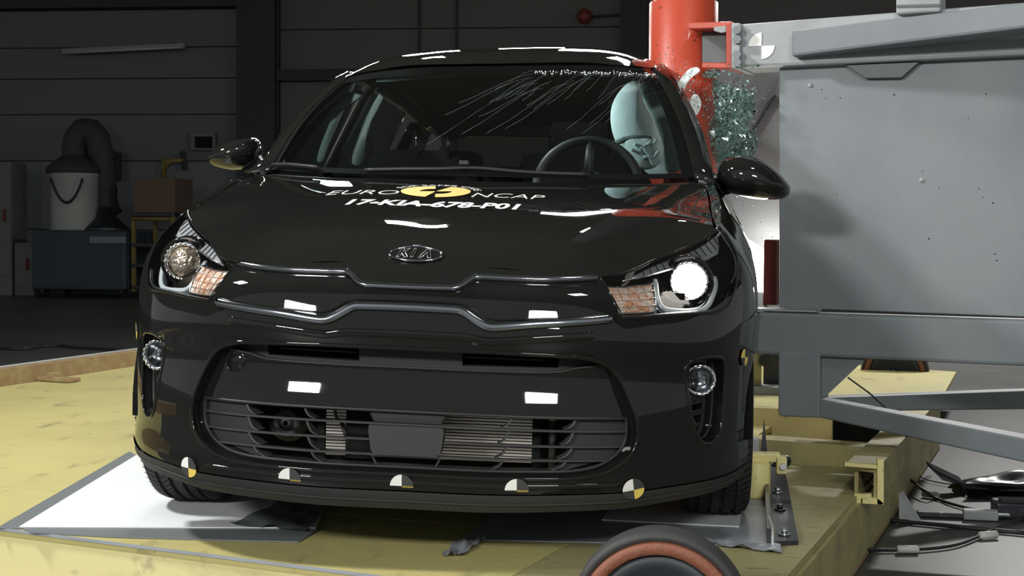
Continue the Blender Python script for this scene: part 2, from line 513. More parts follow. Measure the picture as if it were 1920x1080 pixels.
def glass(name, tint=(1, 1, 1), gloss=.08, rough=.0, dirt=0.0, dcol=(.5, .6, .58), dscale=40):
    m_ = bpy.data.materials.new(name); m_.use_nodes = True; nt = m_.node_tree; nt.nodes.clear()
    out = nt.nodes.new('ShaderNodeOutputMaterial'); t = nt.nodes.new('ShaderNodeBsdfTransparent'); t.inputs[0].default_value = (*tint, 1)
    g = nt.nodes.new('ShaderNodeBsdfGlossy'); g.inputs['Roughness'].default_value = rough
    f = nt.nodes.new('ShaderNodeFresnel'); f.inputs[0].default_value = 1.5
    mx = nt.nodes.new('ShaderNodeMixShader'); nt.links.new(f.outputs[0], mx.inputs[0])
    nt.links.new(t.outputs[0], mx.inputs[1]); nt.links.new(g.outputs[0], mx.inputs[2]); last = mx
    if dirt:
        d = nt.nodes.new('ShaderNodeBsdfDiffuse'); d.inputs[0].default_value = (*dcol, 1)
        n = nt.nodes.new('ShaderNodeTexNoise'); n.inputs['Scale'].default_value = dscale; n.inputs['Detail'].default_value = 8
        tc = nt.nodes.new('ShaderNodeTexCoord'); nt.links.new(tc.outputs['Object'], n.inputs['Vector'])
        r = nt.nodes.new('ShaderNodeMapRange'); r.inputs['From Min'].default_value = .45; r.inputs['From Max'].default_value = .75; r.inputs['To Max'].default_value = dirt
        nt.links.new(n.outputs['Fac'], r.inputs['Value'])
        m2 = nt.nodes.new('ShaderNodeMixShader'); nt.links.new(r.outputs['Result'], m2.inputs[0])
        nt.links.new(mx.outputs[0], m2.inputs[1]); nt.links.new(d.outputs[0], m2.inputs[2]); last = m2
    nt.links.new(last.outputs[0], out.inputs[0])
    return m_

M = {}
M['paint'] = mat('black_paint', (.010, .0105, .0095), .5, 0, 1.0, .0)
M['gloss'] = mat('gloss_black_plastic', (.010, .0105, .0095), .5, 0, 1.0, .0, croughness=.03)
M['satin'] = mat('satin_black_plastic', (.022, .023, .022), .42, spec=.4)
M['matte'] = mat('grey_black_plastic', (.032, .034, .033), .6, spec=.35, bump=.15, bscale=900)
M['grey_pl'] = mat('charcoal_plastic', (.045, .047, .047), .55, spec=.35)
M['dark'] = mat('dark_void', (.008, .008, .008), .8, spec=.1)
M['chrome'] = mat('chrome', (.82, .84, .86), .08, 1)
M['dchrome'] = mat('dark_chrome', (.34, .36, .40), .12, 1)
M['silver'] = mat('silver_reflector', (.7, .73, .75), .22, 1)
M['strip'] = mat('strip_reflector', (.42, .45, .48), .4, .5)
M['rad'] = mat('radiator_alloy', (.62, .58, .54), .4, .75)
M['amber'] = stain(mat('clear_amber_lens', (.86, .80, .74), .2, .5, 1, bump=.6, bscale=160), [((40, 40, 60), .42, .6, (.75, .36, .16), .9), ((70, 70, 120), .6, .7, (.20, .10, .06), .7)])
M['lightguide'] = mat('light_guide', (.62, .70, .73), .25, .2, .6)
M['bowl'] = mat('lens_bowl', (.75, .62, .48), .12, .85, .6, bump=.8, bscale=55)
M['lens_glare'] = mat('glare_projector_lens', (1, .95, .88), .2, emit=(1, .95, .86), es=5)  # lens is not switched on: the floodlight reflected in it is put in as emission
M['lensg'] = glass('headlamp_glass')
M['wind'] = glass('windscreen_glass', (.90, .96, .94))
M['sidegl'] = glass('side_glass', (.28, .34, .32))
M['rubber'] = mat('tyre_rubber', (.03, .03, .031), .75, spec=.3)
M['alloy'] = mat('wheel_alloy', (.3, .31, .32), .35, .8)
M['trim_in'] = mat('cabin_trim_grey', (.20, .27, .26), .85, spec=.2)
M['cab_dark'] = mat('cabin_black', (.018, .020, .019), .9, spec=0)
M['airbag'] = mat('airbag_cloth', (.80, .97, .97), .9, spec=.1, bump=.25, bscale=26)
M['leather'] = mat('wheel_leather', (.03, .033, .033), .55)
M['white_st'] = mat('sticker_white', (.88, .88, .84), .5)
M['black_st'] = mat('sticker_black', (.05, .052, .052), .5)
M['yellow_st'] = mat('sticker_yellow', (.86, .66, .15), .5)
M['letter'] = mat('letter_white', (.85, .85, .85), .5)
M['letter_y'] = mat('letter_yellow', (.82, .55, .08), .5)
M['deck'] = stain(mat('sled_yellow', (.54, .49, .20), .55, spec=.3, bump=.12, bscale=30), [((1.3, 1.6, 1), .42, .66, (.45, .40, .17), .7), ((9, 3, 5), .58, .72, (.22, .20, .11), .75), ((34, 22, 22), .67, .74, (.05, .045, .035), .9), ((3, 9, 3), .70, .74, (.35, .13, .06), .6)])
M['deck_d'] = stain(mat('sled_yellow_greyer', (.40, .37, .18), .6, spec=.3, bump=.12, bscale=30), [((2, 3, 1), .4, .66, (.30, .28, .14), .8), ((10, 30, 5), .60, .70, (.10, .09, .06), .85), ((5, 16, 3), .69, .73, (.32, .12, .06), .7)])  # right-hand plate: greyer, darker yellow base, with streaks and rust spots
M['beam_y'] = stain(mat('beam_yellow', (.42, .37, .17), .55, spec=.3, bump=.1, bscale=30), [((4, 4, 4), .45, .7, (.26, .23, .12), .8), ((10, 10, 14), .62, .72, (.09, .08, .06), .8)])
M['front_y'] = stain(mat('front_face_yellow', (.74, .68, .34), .5, spec=.3), [((1.5, 6, 6), .5, .68, (.50, .45, .22), .7), ((7, 9, 9), .62, .72, (.34, .31, .20), .8)])
M['rust'] = stain(mat('rusty_edge', (.30, .19, .09), .75), [((12, 12, 12), .45, .65, (.36, .30, .13), .9)])
M['bright_y'] = stain(mat('clean_yellow', (.78, .70, .30), .5), [((30, 30, 30), .62, .72, (.3, .25, .1), .7)])
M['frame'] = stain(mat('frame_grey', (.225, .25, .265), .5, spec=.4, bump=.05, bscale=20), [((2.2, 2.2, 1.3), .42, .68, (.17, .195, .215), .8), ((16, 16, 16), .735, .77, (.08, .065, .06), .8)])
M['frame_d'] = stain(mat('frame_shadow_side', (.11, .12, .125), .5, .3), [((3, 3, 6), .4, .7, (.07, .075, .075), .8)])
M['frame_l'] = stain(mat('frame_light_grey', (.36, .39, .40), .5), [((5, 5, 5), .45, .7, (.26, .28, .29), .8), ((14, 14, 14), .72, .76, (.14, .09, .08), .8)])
M['red'] = stain(mat('pole_red', (.52, .068, .032), .42, 0, .25, bump=.05, bscale=40), [((26, 26, 30), .64, .68, (.06, .02, .015), .8), ((55, 55, 70), .70, .72, (.75, .6, .5), .9)])
M['red_d'] = mat('bracket_red', (.42, .055, .03), .5)
M['red_h'] = mat('lamp_red', (.14, .02, .015), .6)
M['steel'] = stain(mat('dark_steel', (.055, .06, .07), .35, .7), [((20, 20, 20), .6, .7, (.2, .2, .22), .6)])
M['sheet'] = stain(mat('white_sheet', (.88, .92, .92), .45, spec=.3), [((3, 3, 3), .45, .7, (.76, .82, .83), .8)])
M['tape'] = mat('grey_tape', (.17, .19, .20), .45)
M['sheet_g'] = stain(mat('grey_sheet', (.34, .37, .40), .4, spec=.4), [((4, 4, 4), .45, .7, (.27, .29, .32), .8)])
M['floor'] = stain(mat('hall_floor', (.07, .072, .07), .4, spec=.35), [((.25, .5, 1), .4, .7, (.12, .125, .12), .8), ((2.5, 4, 1), .55, .72, (.045, .045, .045), .85), ((9, 20, 1), .70, .74, (.3, .3, .3), .6)])
M['wall'] = mat('wall_cladding', (.17, .18, .175), .8, spec=.2)
M['wall_l'] = mat('wall_lower_band', (.20, .215, .235), .8, spec=.2)
M['wall_r'] = mat('door_cladding', (.16, .155, .15), .8, spec=.2)
M['column'] = mat('column_paint', (.06, .062, .062), .8, spec=.2)
M['cable'] = mat('black_cable', (.02, .02, .02), .5)
M['cabtie'] = mat('white_marker', (.55, .56, .54), .5)
M['shard'] = glass('glass_shard', (.78, .92, .88), dirt=.9, dcol=(.45, .62, .6), dscale=30)
M['shard_w'] = mat('white_shard', (.8, .86, .86), .3, spec=.6)
M['orange'] = mat('wheel_orange_ring', (.25, .09, .05), .6, bump=.3, bscale=80)
M['wheelrub'] = mat('wheel_grey_rubber', (.045, .046, .046), .65, bump=.2, bscale=60)
M['hub'] = mat('wheel_blue_hub', (.028, .034, .04), .5)

# ------------------------------------------------------------------ hall
FZ = -.22
WALL_Y = 22.5
b = MB(); b.add([(-40, -12, FZ), (40, -12, FZ), (40, 40, FZ), (-40, 40, FZ)], [(0, 1, 2, 3)]); b.build('floor', M['floor'], kind='structure')
b = MB(); b.box((-9, 8, 8.1), (52, 32, .2)); b.build('ceiling', mat('ceiling_sheet', (.32, .33, .32), .85, spec=.1), kind='structure')
# the far wall: panels of horizontal cladding, their joints real gaps, split in bays by the columns
def wallp(px, py, off=0.0): return wpt(px, py, y=WALL_Y - off)
xw0 = -34; x1 = wallp(455, 200)[0]; x2 = wallp(525, 200)[0]; xw1 = 16
def wallbay(name, xa, xb, mat_, joints, kind='structure'):
    e = empty(name, (0, WALL_Y, 0), kind=kind)
    for i in range(len(joints) - 1):
        z0, z1 = joints[i], joints[i + 1]
        w = MB(); w.bbox(((xa + xb) / 2, .1, (z0 + z1) / 2), (xb - xa - .014, .2, z1 - z0 - .014), b=.008)
        w.build('panel', mat_ if not isinstance(mat_, list) else mat_[i], e)
    return e
zz = lambda py: float(wallp(100, py)[2])
base = MB(); base.box(((xw0 + xw1) / 2, WALL_Y + .3, 6), (xw1 - xw0, .2, 12.5)); base.build('wall_back', M['wall'], kind='structure')
wallbay('wall_left', xw0, x1, [M['wall_l'], M['wall_l']] + [M['wall']] * 6, [FZ, zz(430), zz(302), zz(215), zz(148), zz(90), zz(20), zz(-60), zz(-140)])
wallbay('wall_right', x2, xw1, M['wall_r'], [FZ, zz(330), zz(150), zz(60), zz(-30), zz(-140)])
for xa, xb in [(x1, x2), (float(wallp(785, 0)[0]), float(wallp(789, 0)[0])), (float(wallp(855, 0)[0]), float(wallp(859, 0)[0])), (float(wallp(1165, 0)[0]), float(wallp(1215, 0)[0]))]:
    c = MB()
    cx = (xa + xb) / 2; w = xb - xa
    if w > .2:   # steel I column
        c.box((cx, WALL_Y - .35, 5), (w, .06, 10.4)); c.box((cx, WALL_Y - .05, 5), (w, .06, 10.4)); c.box((cx, WALL_Y - .2, 5), (.08, .3, 10.4))
        c.build('trim_1', M['column'], kind='structure')
    else:
        c.box((cx, WALL_Y - .03, 5), (w, .05, 10.4)); c.build('trim_2', M['column'], kind='structure')
c = MB(); c.box(((x2 + xw1) / 2, WALL_Y - .15, zz(146)), (xw1 - x2, .22, .2)); c.build('trim_3', M['column'], kind='structure')
c = MB(); c.box(((x1 + xw0) / 2, WALL_Y - .15, zz(8)), (x1 - xw0, .3, .22)); c.build('trim_4', M['column'], kind='structure')

# unlit strip light on the left wall
a = wallp(118, 97, .35); d = wallp(347, 86, .35)
e = empty('strip_light', tuple(a), label='long unlit fluorescent strip light on the dark wall at upper left', category='light')
v = Vector(d) - Vector(a); L = v.length; Rm = v.to_track_quat('X', 'Z').to_matrix()
b = MB(); b.bbox(tuple(v / 2), (L, .12, .1), Rm, b=.02); b.build('lamp_body', mat('strip_body', (.30, .32, .31), .6), e)
b = MB(); b.cyl(tuple(v * .02 + Vector((0, -.07, -.03))), tuple(v * .98 + Vector((0, -.07, -.03))), .022, 12); b.build('lamp_tube', mat('strip_tube', (.5, .52, .5), .4), e)
for t in (.12, .88):
    b = MB(); b.box(tuple(v * t + Vector((0, .18, .04))), (.06, .36, .05)); b.build('wall_bracket', M['column'], e)

# things along the back wall, seen small and dark
YB = WALL_Y - 2.2
def bp(px, py, y=YB): return wpt(px, py, y=y)
px1 = float((bp(101, 300) - bp(100, 300))[0])      # metres per pixel there
# industrial vacuum
c0 = bp(140, 432); top = bp(140, 325)
e = empty('industrial_vacuum', (c0[0], c0[1], FZ), label='industrial vacuum with tall pale drum and curved black hose on dark base', category='vacuum cleaner')
def loc(p, o=e): return tuple(Vector(p) - o.location)
r_ = 43 * px1
zb = float(c0[2]); zt = float(top[2])
b = MB(); b.lathe([(0, 0), (r_, 0), (r_, .04), (r_ * .97, .06), (r_ * .97, zt - zb - .05), (r_, zt - zb - .03), (r_, zt - zb), (0, zt - zb)], loc((c0[0], c0[1], zb)), (0, 0, 1), 32)
b.build('drum', mat('drum_pale', (.42, .44, .42), .5, bump=.1, bscale=4), e)
b = MB(); b.lathe([(0, .30), (.18, .29), (.3, .2), (r_ * .9, .16), (r_ * 1.1, .08), (r_ * 1.12, 0), (0, 0)], loc((c0[0] - .02, c0[1], zt)), (0, 0, 1), 32); b.build('lid', M['column'], e)
b = MB(); b.tube([loc(bp(95 + 60 * t, 330 + 75 * (1 - (2 * t - 1) ** 2) * .6 + 5, YB - .5)) for t in np.linspace(0, 1, 14)], .022, 8); b.build('drum_cable', M['cable'], e)
hp = [(150, 330), (140, 290), (143, 262), (155, 246), (170, 246), (183, 262), (190, 300), (195, 345), (198, 385), (206, 405)]
hs = smooth_loop([tuple(bp(*p, YB + .3)) for p in hp], .12, closed=False)
b = MB(); b.tube([loc(p) for p in hs], [.20 + .018 * (i % 2) for i in range(len(hs))], 14); b.build('hose', mat('hose_black', (.05, .052, .052), .7), e)
q = bp(200, 412); b = MB(); b.lathe([(0, .42), (.1, .4), (.16, .25), (.3, .12), (.42, 0), (0, 0)], loc((q[0], q[1], q[2] - .2)), (0, 0, 1), 24); b.build('motor_housing', M['steel'], e)
z0 = FZ
b = MB(); bx0 = bp(92, 440); bx1 = bp(265, 440)
w_ = bx1[0] - bx0[0]; cx_ = (bx0[0] + bx1[0]) / 2
b.bbox(loc((cx_, YB, (zb + FZ + .12) / 2)), (w_, 1.4, zb - FZ - .12), b=.05); b.build('base_cabinet', mat('vacuum_navy', (.04, .055, .075), .6), e)
b = MB(); q0 = bp(168, 452, YB - .72); q1 = bp(236, 448, YB - .72); b.bbox(loc((q0 + q1) / 2), (float(q1[0] - q0[0]), .05, .12), b=.02); b.build('handle', mat('handle_blue', (.16, .22, .28), .5), e)
for sx in (-1, 1):
    for sy in (-1, 1):
        b = MB(); b.cyl(loc((cx_ + sx * w_ * .42 - .04, YB + sy * .5, FZ + .11)), loc((cx_ + sx * w_ * .42 + .04, YB + sy * .5, FZ + .11)), .11, 16); b.build('caster', M['cable'], e)
# workshop cart with cardboard box
q0 = bp(268, 400); q1 = bp(347, 400)
e = empty('workshop_cart', ((q0[0] + q1[0]) / 2, YB, FZ), label='dark workshop cart with yellow side post beside the car headlight, background', category='cart')
w_ = float(q1[0] - q0[0]); ht = float(q0[2]) - FZ
yc = mat('cart_yellow', (.22, .16, .045), .6)
for zf in (.12, .38, .62):
    b = MB(); b.bbox((0, 0, ht * zf), (w_, 1.1, .06), b=.015); b.build('shelf', M['column'], e)
b = MB(); b.bbox((0, 0, ht - .03), (w_, 1.1, .06), b=.015); b.build('tray', M['steel'], e)
for sx in (-1, 1):
    for sy in (-1, 1):
        b = MB(); b.box((sx * (w_ / 2 - .03), sy * .5, ht / 2 + .05), (.06, .06, ht - .1)); b.build('post', yc, e)
b = MB(); b.tube([(w_ * -.5, -.55, ht * .93), (w_ * .4, -.55, ht * .93)], .03, 8); b.build('handle', yc, e)
cb = empty('cardboard_box', ((q0[0] + q1[0]) / 2, YB, FZ + ht), label='brown cardboard box on the workshop cart in the dark background', category='box')
hb = float(bp(300, 335)[2]) - FZ - ht
b = MB(); b.bbox((0, 0, hb / 2), (w_ * .96, .9, hb), b=.02); b.build('carton', mat('cardboard', (.15, .105, .075), .85), cb)
b = MB(); b.bbox((0, -.02, hb + .004), (w_ * .96, .12, .012), b=.003); b.build('tape', mat('carton_tape', (.25, .18, .12), .4), cb)
# yellow L bracket on the wall, small framed panel, phone shaped hook
e = empty('wall_bracket', tuple(wallp(325, 330, .2)), label='yellow angled metal bracket fixed on the wall above the cardboard box', category='bracket')
yb = mat('bracket_yellow', (.26, .20, .05), .6)
def lw(px, py, off=.2): return tuple(Vector(wallp(px, py, off)) - e.location)
b = MB(); b.tube([lw(307, 332), lw(307, 302), lw(346, 300)], .05, 8); b.build('arm', yb, e)
b = MB(); b.prism([lw(309, 304), lw(320, 304), lw(309, 318)], (0, .06, 0)); b.build('gusset', yb, e)
b = MB(); b.tube([lw(346, 318), lw(345, 302), lw(342, 284)], .05, 8); b.build('hook', M['column'], e)
e = empty('control_panel', tuple(wallp(382, 265, .1)), label='small grey framed wall panel with dark screen left of the wing mirror', category='panel')
b = MB(); b.bbox((0, 0, 0), (50 * px1, .12, 36 * px1), b=.02); b.build('casing', mat('panel_casing', (.17, .165, .16), .6), e)
b = MB(); b.bbox((.02, -.07, -.02), (34 * px1, .03, 22 * px1), b=.01); b.build('screen', M['cab_dark'], e)
e = empty('wall_telephone', tuple(wallp(213, 312, .15)), label='small dark curved telephone handset hanging on the wall right of the hose', category='telephone')
b = MB(); b.tube([tuple(Vector(wallp(*p, .2)) - e.location) for p in [(219, 292), (212, 294), (209, 303), (208, 318), (211, 330), (219, 333)]], [.09, .08, .045, .045, .08, .09], 10); b.build('handset', mat('handset', (.06, .045, .04), .5), e)
b = MB(); b.bbox((.05, .02, 0), (.14, .16, .5), b=.02); b.build('cradle', M['column'], e)
# first aid like boxes low on the wall
for (pa, pb, pc_, pd), lb in (((0, 305, 36, 400), 'pale grey cupboard standing against the wall at the far left'), ((42, 455, 78, 500), 'small pale box on the floor left of the vacuum base')):
    q0 = bp(pa, pd); q1 = bp(pc_, pb); e = empty('wall_cupboard' if pd < 450 else 'storage_box', ((q0[0] + q1[0]) / 2, YB, FZ if pd < 450 else FZ), label=lb, category='cupboard' if pd < 450 else 'box')
    hh = float(q1[2]) - FZ; ww = float(q1[0] - q0[0])
    b = MB(); b.bbox((0, 0, hh / 2), (ww, .6, hh), b=.02); b.build('body', M['wall'], e)
    b = MB(); b.bbox((0, -.31, hh * .55), (ww * .9, .03, hh * .8), b=.01); b.build('front', mat('cupboard_front', (.15, .16, .165), .6), e)
    b = MB(); b.bbox((ww * .2, -.34, hh * .6), (.05, .04, .2), b=.01); b.build('handle', M['red_h'], e)
# red alarm bell on the wall, with its conduit
q = wallp(1096, 31, .2)
e = empty('alarm_bell', tuple(q), label='small round dark red alarm bell on the wall above the car roof', category='bell')
b = MB(); b.lathe([(0, .16), (.05, .16), (.11, .12), (.13, .04), (.13, 0), (0, 0)], (0, 0, 0), (0, -1, 0), 24); b.build('dome', mat('bell_red', (.20, .03, .025), .5), e)
b = MB(); b.tube([(0, .1, 0), (.9, .1, .06), (1.0, .1, .06)], .02, 8); b.build('conduit', M['column'], e)
b = MB(); b.box((0, .08, 0), (.16, .16, .16)); b.build('back_box', M['column'], e)
# black cable lying on the hall floor at left
def fl(px, py): return tuple(wpt(px, py, z=FZ + .012))
b = MB(); b.tube(smooth_loop([fl(*p) for p in [(-20, 652), (40, 654), (100, 648), (150, 652), (235, 656)]], .15, closed=False), .014, 8)
b.build('floor_cable', M['cable'], label='thin black cable lying across the grey floor left of the sled', category='cable')

# ------------------------------------------------------------------ test sled (yellow deck), its beams, brackets and wheels
sled = empty('test_sled', (0, 0, 0), label='large worn yellow steel test sled deck that the black car stands on', category='sled')
def D(px, py, z=0.0): return Vector(wpt(px, py, z=z))
def slab(name, pts, z0, z1, mat_, parent=None, **kw):
    b = MB(); p = [(q[0], q[1], z0) for q in pts] + [(q[0], q[1], z1) for q in pts]; n = len(pts)
    b.add(p, [tuple(range(n))[::-1], tuple(range(n, 2 * n))] + [(i, (i + 1) % n, n + (i + 1) % n, n + i) for i in range(n)])
    return b.build(name, mat_, parent, **kw)
fe0 = Vector((-1.153, .328, 0)); fed = (Vector((-.053, -.085, 0)) - fe0).normalized()
re0 = Vector((.912, .068, 0)); red_ = (Vector((1.319, 1.633, 0)) - re0).normalized()
le0 = Vector((-2.82, 3.88, 0)); led = (Vector((-2.6, 5.11, 0)) - le0).normalized()
def isect(p, d, q, e):
    t = ((q.x - p.x) * e.y - (q.y - p.y) * e.x) / (d.x * e.y - d.y * e.x); return p + d * t
cFR = isect(fe0, fed, re0, red_); cFL = isect(fe0, fed, le0, led)
gd = Vector((math.sin(math.radians(15)), math.cos(math.radians(15)), 0)); ed = Vector((gd.y, -gd.x, 0))
# deck plates, split along the seam at left and at the right-hand recess
s0 = Vector(D(0, 752)); sd = (Vector(D(240, 768)) - s0).normalized()
sL = isect(s0, sd, le0, led); recess = D(1400, 866); recR = isect(recess, Vector((.975, -.22, 0)), re0, red_)
recL = recess - Vector((.975, -.22, 0)) * .12
sMid = isect(s0, sd, recL, gd); fMid = isect(fe0, fed, recL, gd)
g_ = .004
s2a = Vector(D(0, 912)); s2d = (Vector(D(95, 920)) - s2a).normalized()
s2L = isect(s2a, s2d, le0, led); s2M = isect(s2a, s2d, recL, gd)
slab('deck_plate', [cFL, fMid, s2M - s2d * 0, s2L], -.02, 0, M['deck'], sled)
slab('deck_plate', [s2L + gd * g_, s2M + gd * g_, sMid, sL], -.02, 0, M['deck'], sled)
slab('deck_plate', [sL + gd * .005, sMid + gd * .005, sMid + gd * 3.9, sL + led * 4.6], -.02, -.001, M['deck'], sled)
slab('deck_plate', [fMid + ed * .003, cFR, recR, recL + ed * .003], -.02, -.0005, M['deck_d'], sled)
slab('deck_plate', [D(1380, 675), D(1380, 762), D(1762, 762), D(1773, 733), D(1793, 697), D(1613, 685)], -.02, 0, M['deck'], sled)
# front beam, its bright top lip and the weld line
def beam(name, a, b_, w, z0, z1, mat_, side=1, parent=sled):
    d = (b_ - a).normalized(); n = Vector((-d.y, d.x, 0)) * side
    return slab(name, [a, b_, b_ + n * w, a + n * w] if side > 0 else [a, a + n * w, b_ + n * w, b_], z0, z1, mat_, parent)
beam('front_beam', cFL + Vector((0, .004, 0)), cFR + Vector((0, .004, 0)), .10, FZ + .03, -.021, M['front_y'])
beam('front_flange', cFL - Vector((0, .05, 0)), cFR - Vector((0, .05, 0)), .05, FZ + .012, FZ + .03, M['beam_y'])
ln = (cFR - cFL).length
beam('edge_weld', cFL + fed * .01, cFR - fed * .3, -.004, -.006, .0015, M['sheet_g'])
beam('front_ledge', cFR - fed * .55 + Vector((0, -.015, 0)), cFR + Vector((0, -.015, 0)), .05, -.02, .008, M['bright_y'])
for t in (.16, .05):
    p = cFR - fed * (t + .02); b = MB(); b.cyl((p.x, p.y + .03, .008), (p.x, p.y + .03, .026), .014, 6); b.build('bolt', M['bright_y'], sled)
# curb along the far left edge
q0 = le0 - led * 3.2; q1 = le0 + led * 4.2
b = MB(); nL = Vector((-led.y, led.x, 0))
b.add([tuple(q0), tuple(q1), tuple(q1 + Vector((0, 0, .085))), tuple(q0 + Vector((0, 0, .085))), tuple(q0 + nL * .1), tuple(q1 + nL * .1), tuple(q1 + nL * .1 + Vector((0, 0, .085))), tuple(q0 + nL * .1 + Vector((0, 0, .085)))],
      [(0, 1, 2, 3), (3, 2, 6, 7), (4, 5, 6, 7), (0, 3, 7, 4), (1, 2, 6, 5)])
b.build('curb_beam', M['rust'], sled)
b = MB(); b.tube([q0 + nL * .1 + Vector((0, 0, .085)), q1 + nL * .1 + Vector((0, 0, .085))], .008, 6); b.build('curb_edge', M['frame_l'], sled)
q = D(95, 714); R3 = Matrix.Rotation(-.35, 3, 'Z')
b = MB(); b.bbox((q.x, q.y, .012), (.34, .09, .02), R3, b=.004); b.bbox((q.x + .02, q.y, .03), (.05, .05, .03), R3, b=.004); b.build('latch_plate', M['rust'], sled)
b = MB()
for p_, a_ in (((108, 870 + 182), -.1),):
    pass
# right side beam: lower web and flange in front, raised box section behind
rb = re0 + red_ * 3.9
n_r = Vector((red_.y, -red_.x, 0))
slab('side_web', [cFR, rb, rb + n_r * .012, cFR + n_r * .012][::-1], FZ + .02, -.021, M['beam_y'], sled)
f0 = D(1558, 1080, FZ + .02); f1 = D(1756, 828, FZ + .02); fd = (f1 - f0).normalized()
a0 = cFR + n_r * .013; a1 = rb + n_r * .013
b0 = isect(f0, fd, a0, n_r); b1 = isect(f0, fd, a1, n_r)
slab('side_flange', [a0, b0, b1, a1], FZ + .005, FZ + .02, M['rust'], sled)
bs = D(1614, 874, .085)   # front end of the raised section
wL = D(1584, 871, .085); wR = D(1646, 878, .085)
wid = (wR - wL).length; bl = 2.2
slab('side_rail', [wL, wR, wR + red_ * bl, wL + red_ * bl], .07, .085, M['beam_y'], sled)
slab('side_rail_web', [wR - n_r * .012, wR, wR + red_ * bl, wR - n_r * .012 + red_ * bl], -.02, .07, M['beam_y'], sled)
slab('side_rail_web', [wL + n_r * .03, wL + n_r * .042, wL + n_r * .042 + red_ * bl, wL + n_r * .03 + red_ * bl], -.0, .07, M['beam_y'], sled)
# the zig-zag end bracket in clean yellow
def fpl(px, py, y): return Vector(wpt(px, py, y=y))
yb_ = float(wR.y) - .012
def zig(name, pts, th=.022):
    b = MB(); P = [fpl(*p, yb_) for p in pts]
    b.prism([tuple(p) for p in P], (0, th, 0)); return b.build(name, M['bright_y'], sled)
zig('end_bracket', [(1584, 867), (1584, 874), (1644, 879), (1644, 872)])
zig('end_bracket', [(1645, 861), (1657, 861), (1657, 946), (1645, 946)])
zig('end_bracket', [(1617, 934), (1645, 934), (1657, 944), (1653, 946), (1617, 944)])
zig('end_bracket', [(1602, 926), (1614, 926), (1614, 993), (1602, 993)])
zig('end_bracket', [(1614, 927), (1634, 926), (1634, 934), (1614, 935)])
# recess behind the right deck plate: cross beams
def cross(name, pa, pb, z0, z1, dep, mat_):
    A_ = D(*pa, z=z1); B_ = D(*pb, z=z1); d = (B_ - A_).normalized(); n = Vector((-d.y, d.x, 0))
    A_ = A_ - d * .4
    return slab(name, [A_, B_, B_ + n * dep, A_ + n * dep], z0, z1, mat_, sled)
cross('cross_beam', (1405, 822), (1618, 838), -.10, .075, .12, M['beam_y'])
cross('cross_beam', (1405, 764), (1560, 770), -.10, .075, .05, M['beam_y'])
b = MB(); c_ = D(1467, 850, .03); b.lathe([(0, .006), (.018, .006), (.022, 0), (.012, 0)], (c_.x, c_.y - .12, .02), (0, -1, 0), 20); b.build('drain_hole', M['steel'], sled)
slab('pit_floor', [recL, recR, recR + gd * 1.3, recL + gd * 1.3], FZ + .01, FZ + .03, M['beam_y'], sled)
# sled wheel in the foreground and a second one behind the frame
def wheel(px, py, dist, rad, axis):
    q = RA @ (ray(px, py) * dist) + WC
    e = [] 
    ax = Vector(axis).normalized(); c = Vector(q)
    b = MB(); b.lathe([(rad * .88, -.035), (rad * .93, -.05), (rad * .975, -.048), (rad, -.035), (rad, .05), (rad * .96, .065), (rad * .6, .065)], c, ax, 72)
    w = b.build('wheel_tyre', M['wheelrub'], sled)
    b = MB(); b.lathe([(rad * .745, -.034), (rad * .76, -.052), (rad * .88, -.054), (rad * .895, -.044), (rad * .895, -.03)], c, ax, 72); b.build('orange_ring', M['orange'], w, label='worn orange painted ring on the wheel face')
    b = MB(); b.lathe([(0, -.030), (rad * .56, -.030), (rad * .60, -.040), (rad * .70, -.040), (rad * .75, -.034)], c, ax, 72); b.build('wheel_disc', M['hub'], w)
    b = MB(); b.lathe([(0, -.075), (rad * .14, -.07), (rad * .16, -.03)], c, ax, 32); b.build('axle_cap', M['steel'], w)
    return w
camdir = WA[:, 1]
wheel(1236, 1160, 3.12, .188, (.05, 1, -.02))
wheel(1678, 700, 9.0, .20, (.2, 1, 0))

# sheets under the wheels
sh = slab('ground_sheet', [D(36, 992), D(592, 994), D(640, 868), D(255, 857)], .0045, .007, M['sheet'], None)
tag(sh, 'bright white plastic sheet taped under the left front wheel of the car', 'sheet')
b = MB()
def strip_(pts, z0, z1):
    n = len(pts); b.add([(p.x, p.y, z0) for p in pts] + [(p.x, p.y, z1) for p in pts], [tuple(range(n))[::-1], tuple(range(n, 2 * n))] + [(i, (i + 1) % n, n + (i + 1) % n, n + i) for i in range(n)])
strip_([D(-6, 992), D(40, 993), D(258, 857), D(243, 848)], .001, .0035)
tp = b.build('grey_tape', M['tape']); tag(tp, 'wide grey tape along the left edge of the white sheet', 'tape')
b = MB(); strip_([D(38, 991.5), D(60, 1001), D(210, 1009), D(420, 1015), D(560, 1018), D(600, 993)], .0012, .0040)
tp = b.build('grey_tape', M['tape']); tag(tp, 'grey tape along the front edge of the white sheet', 'tape')
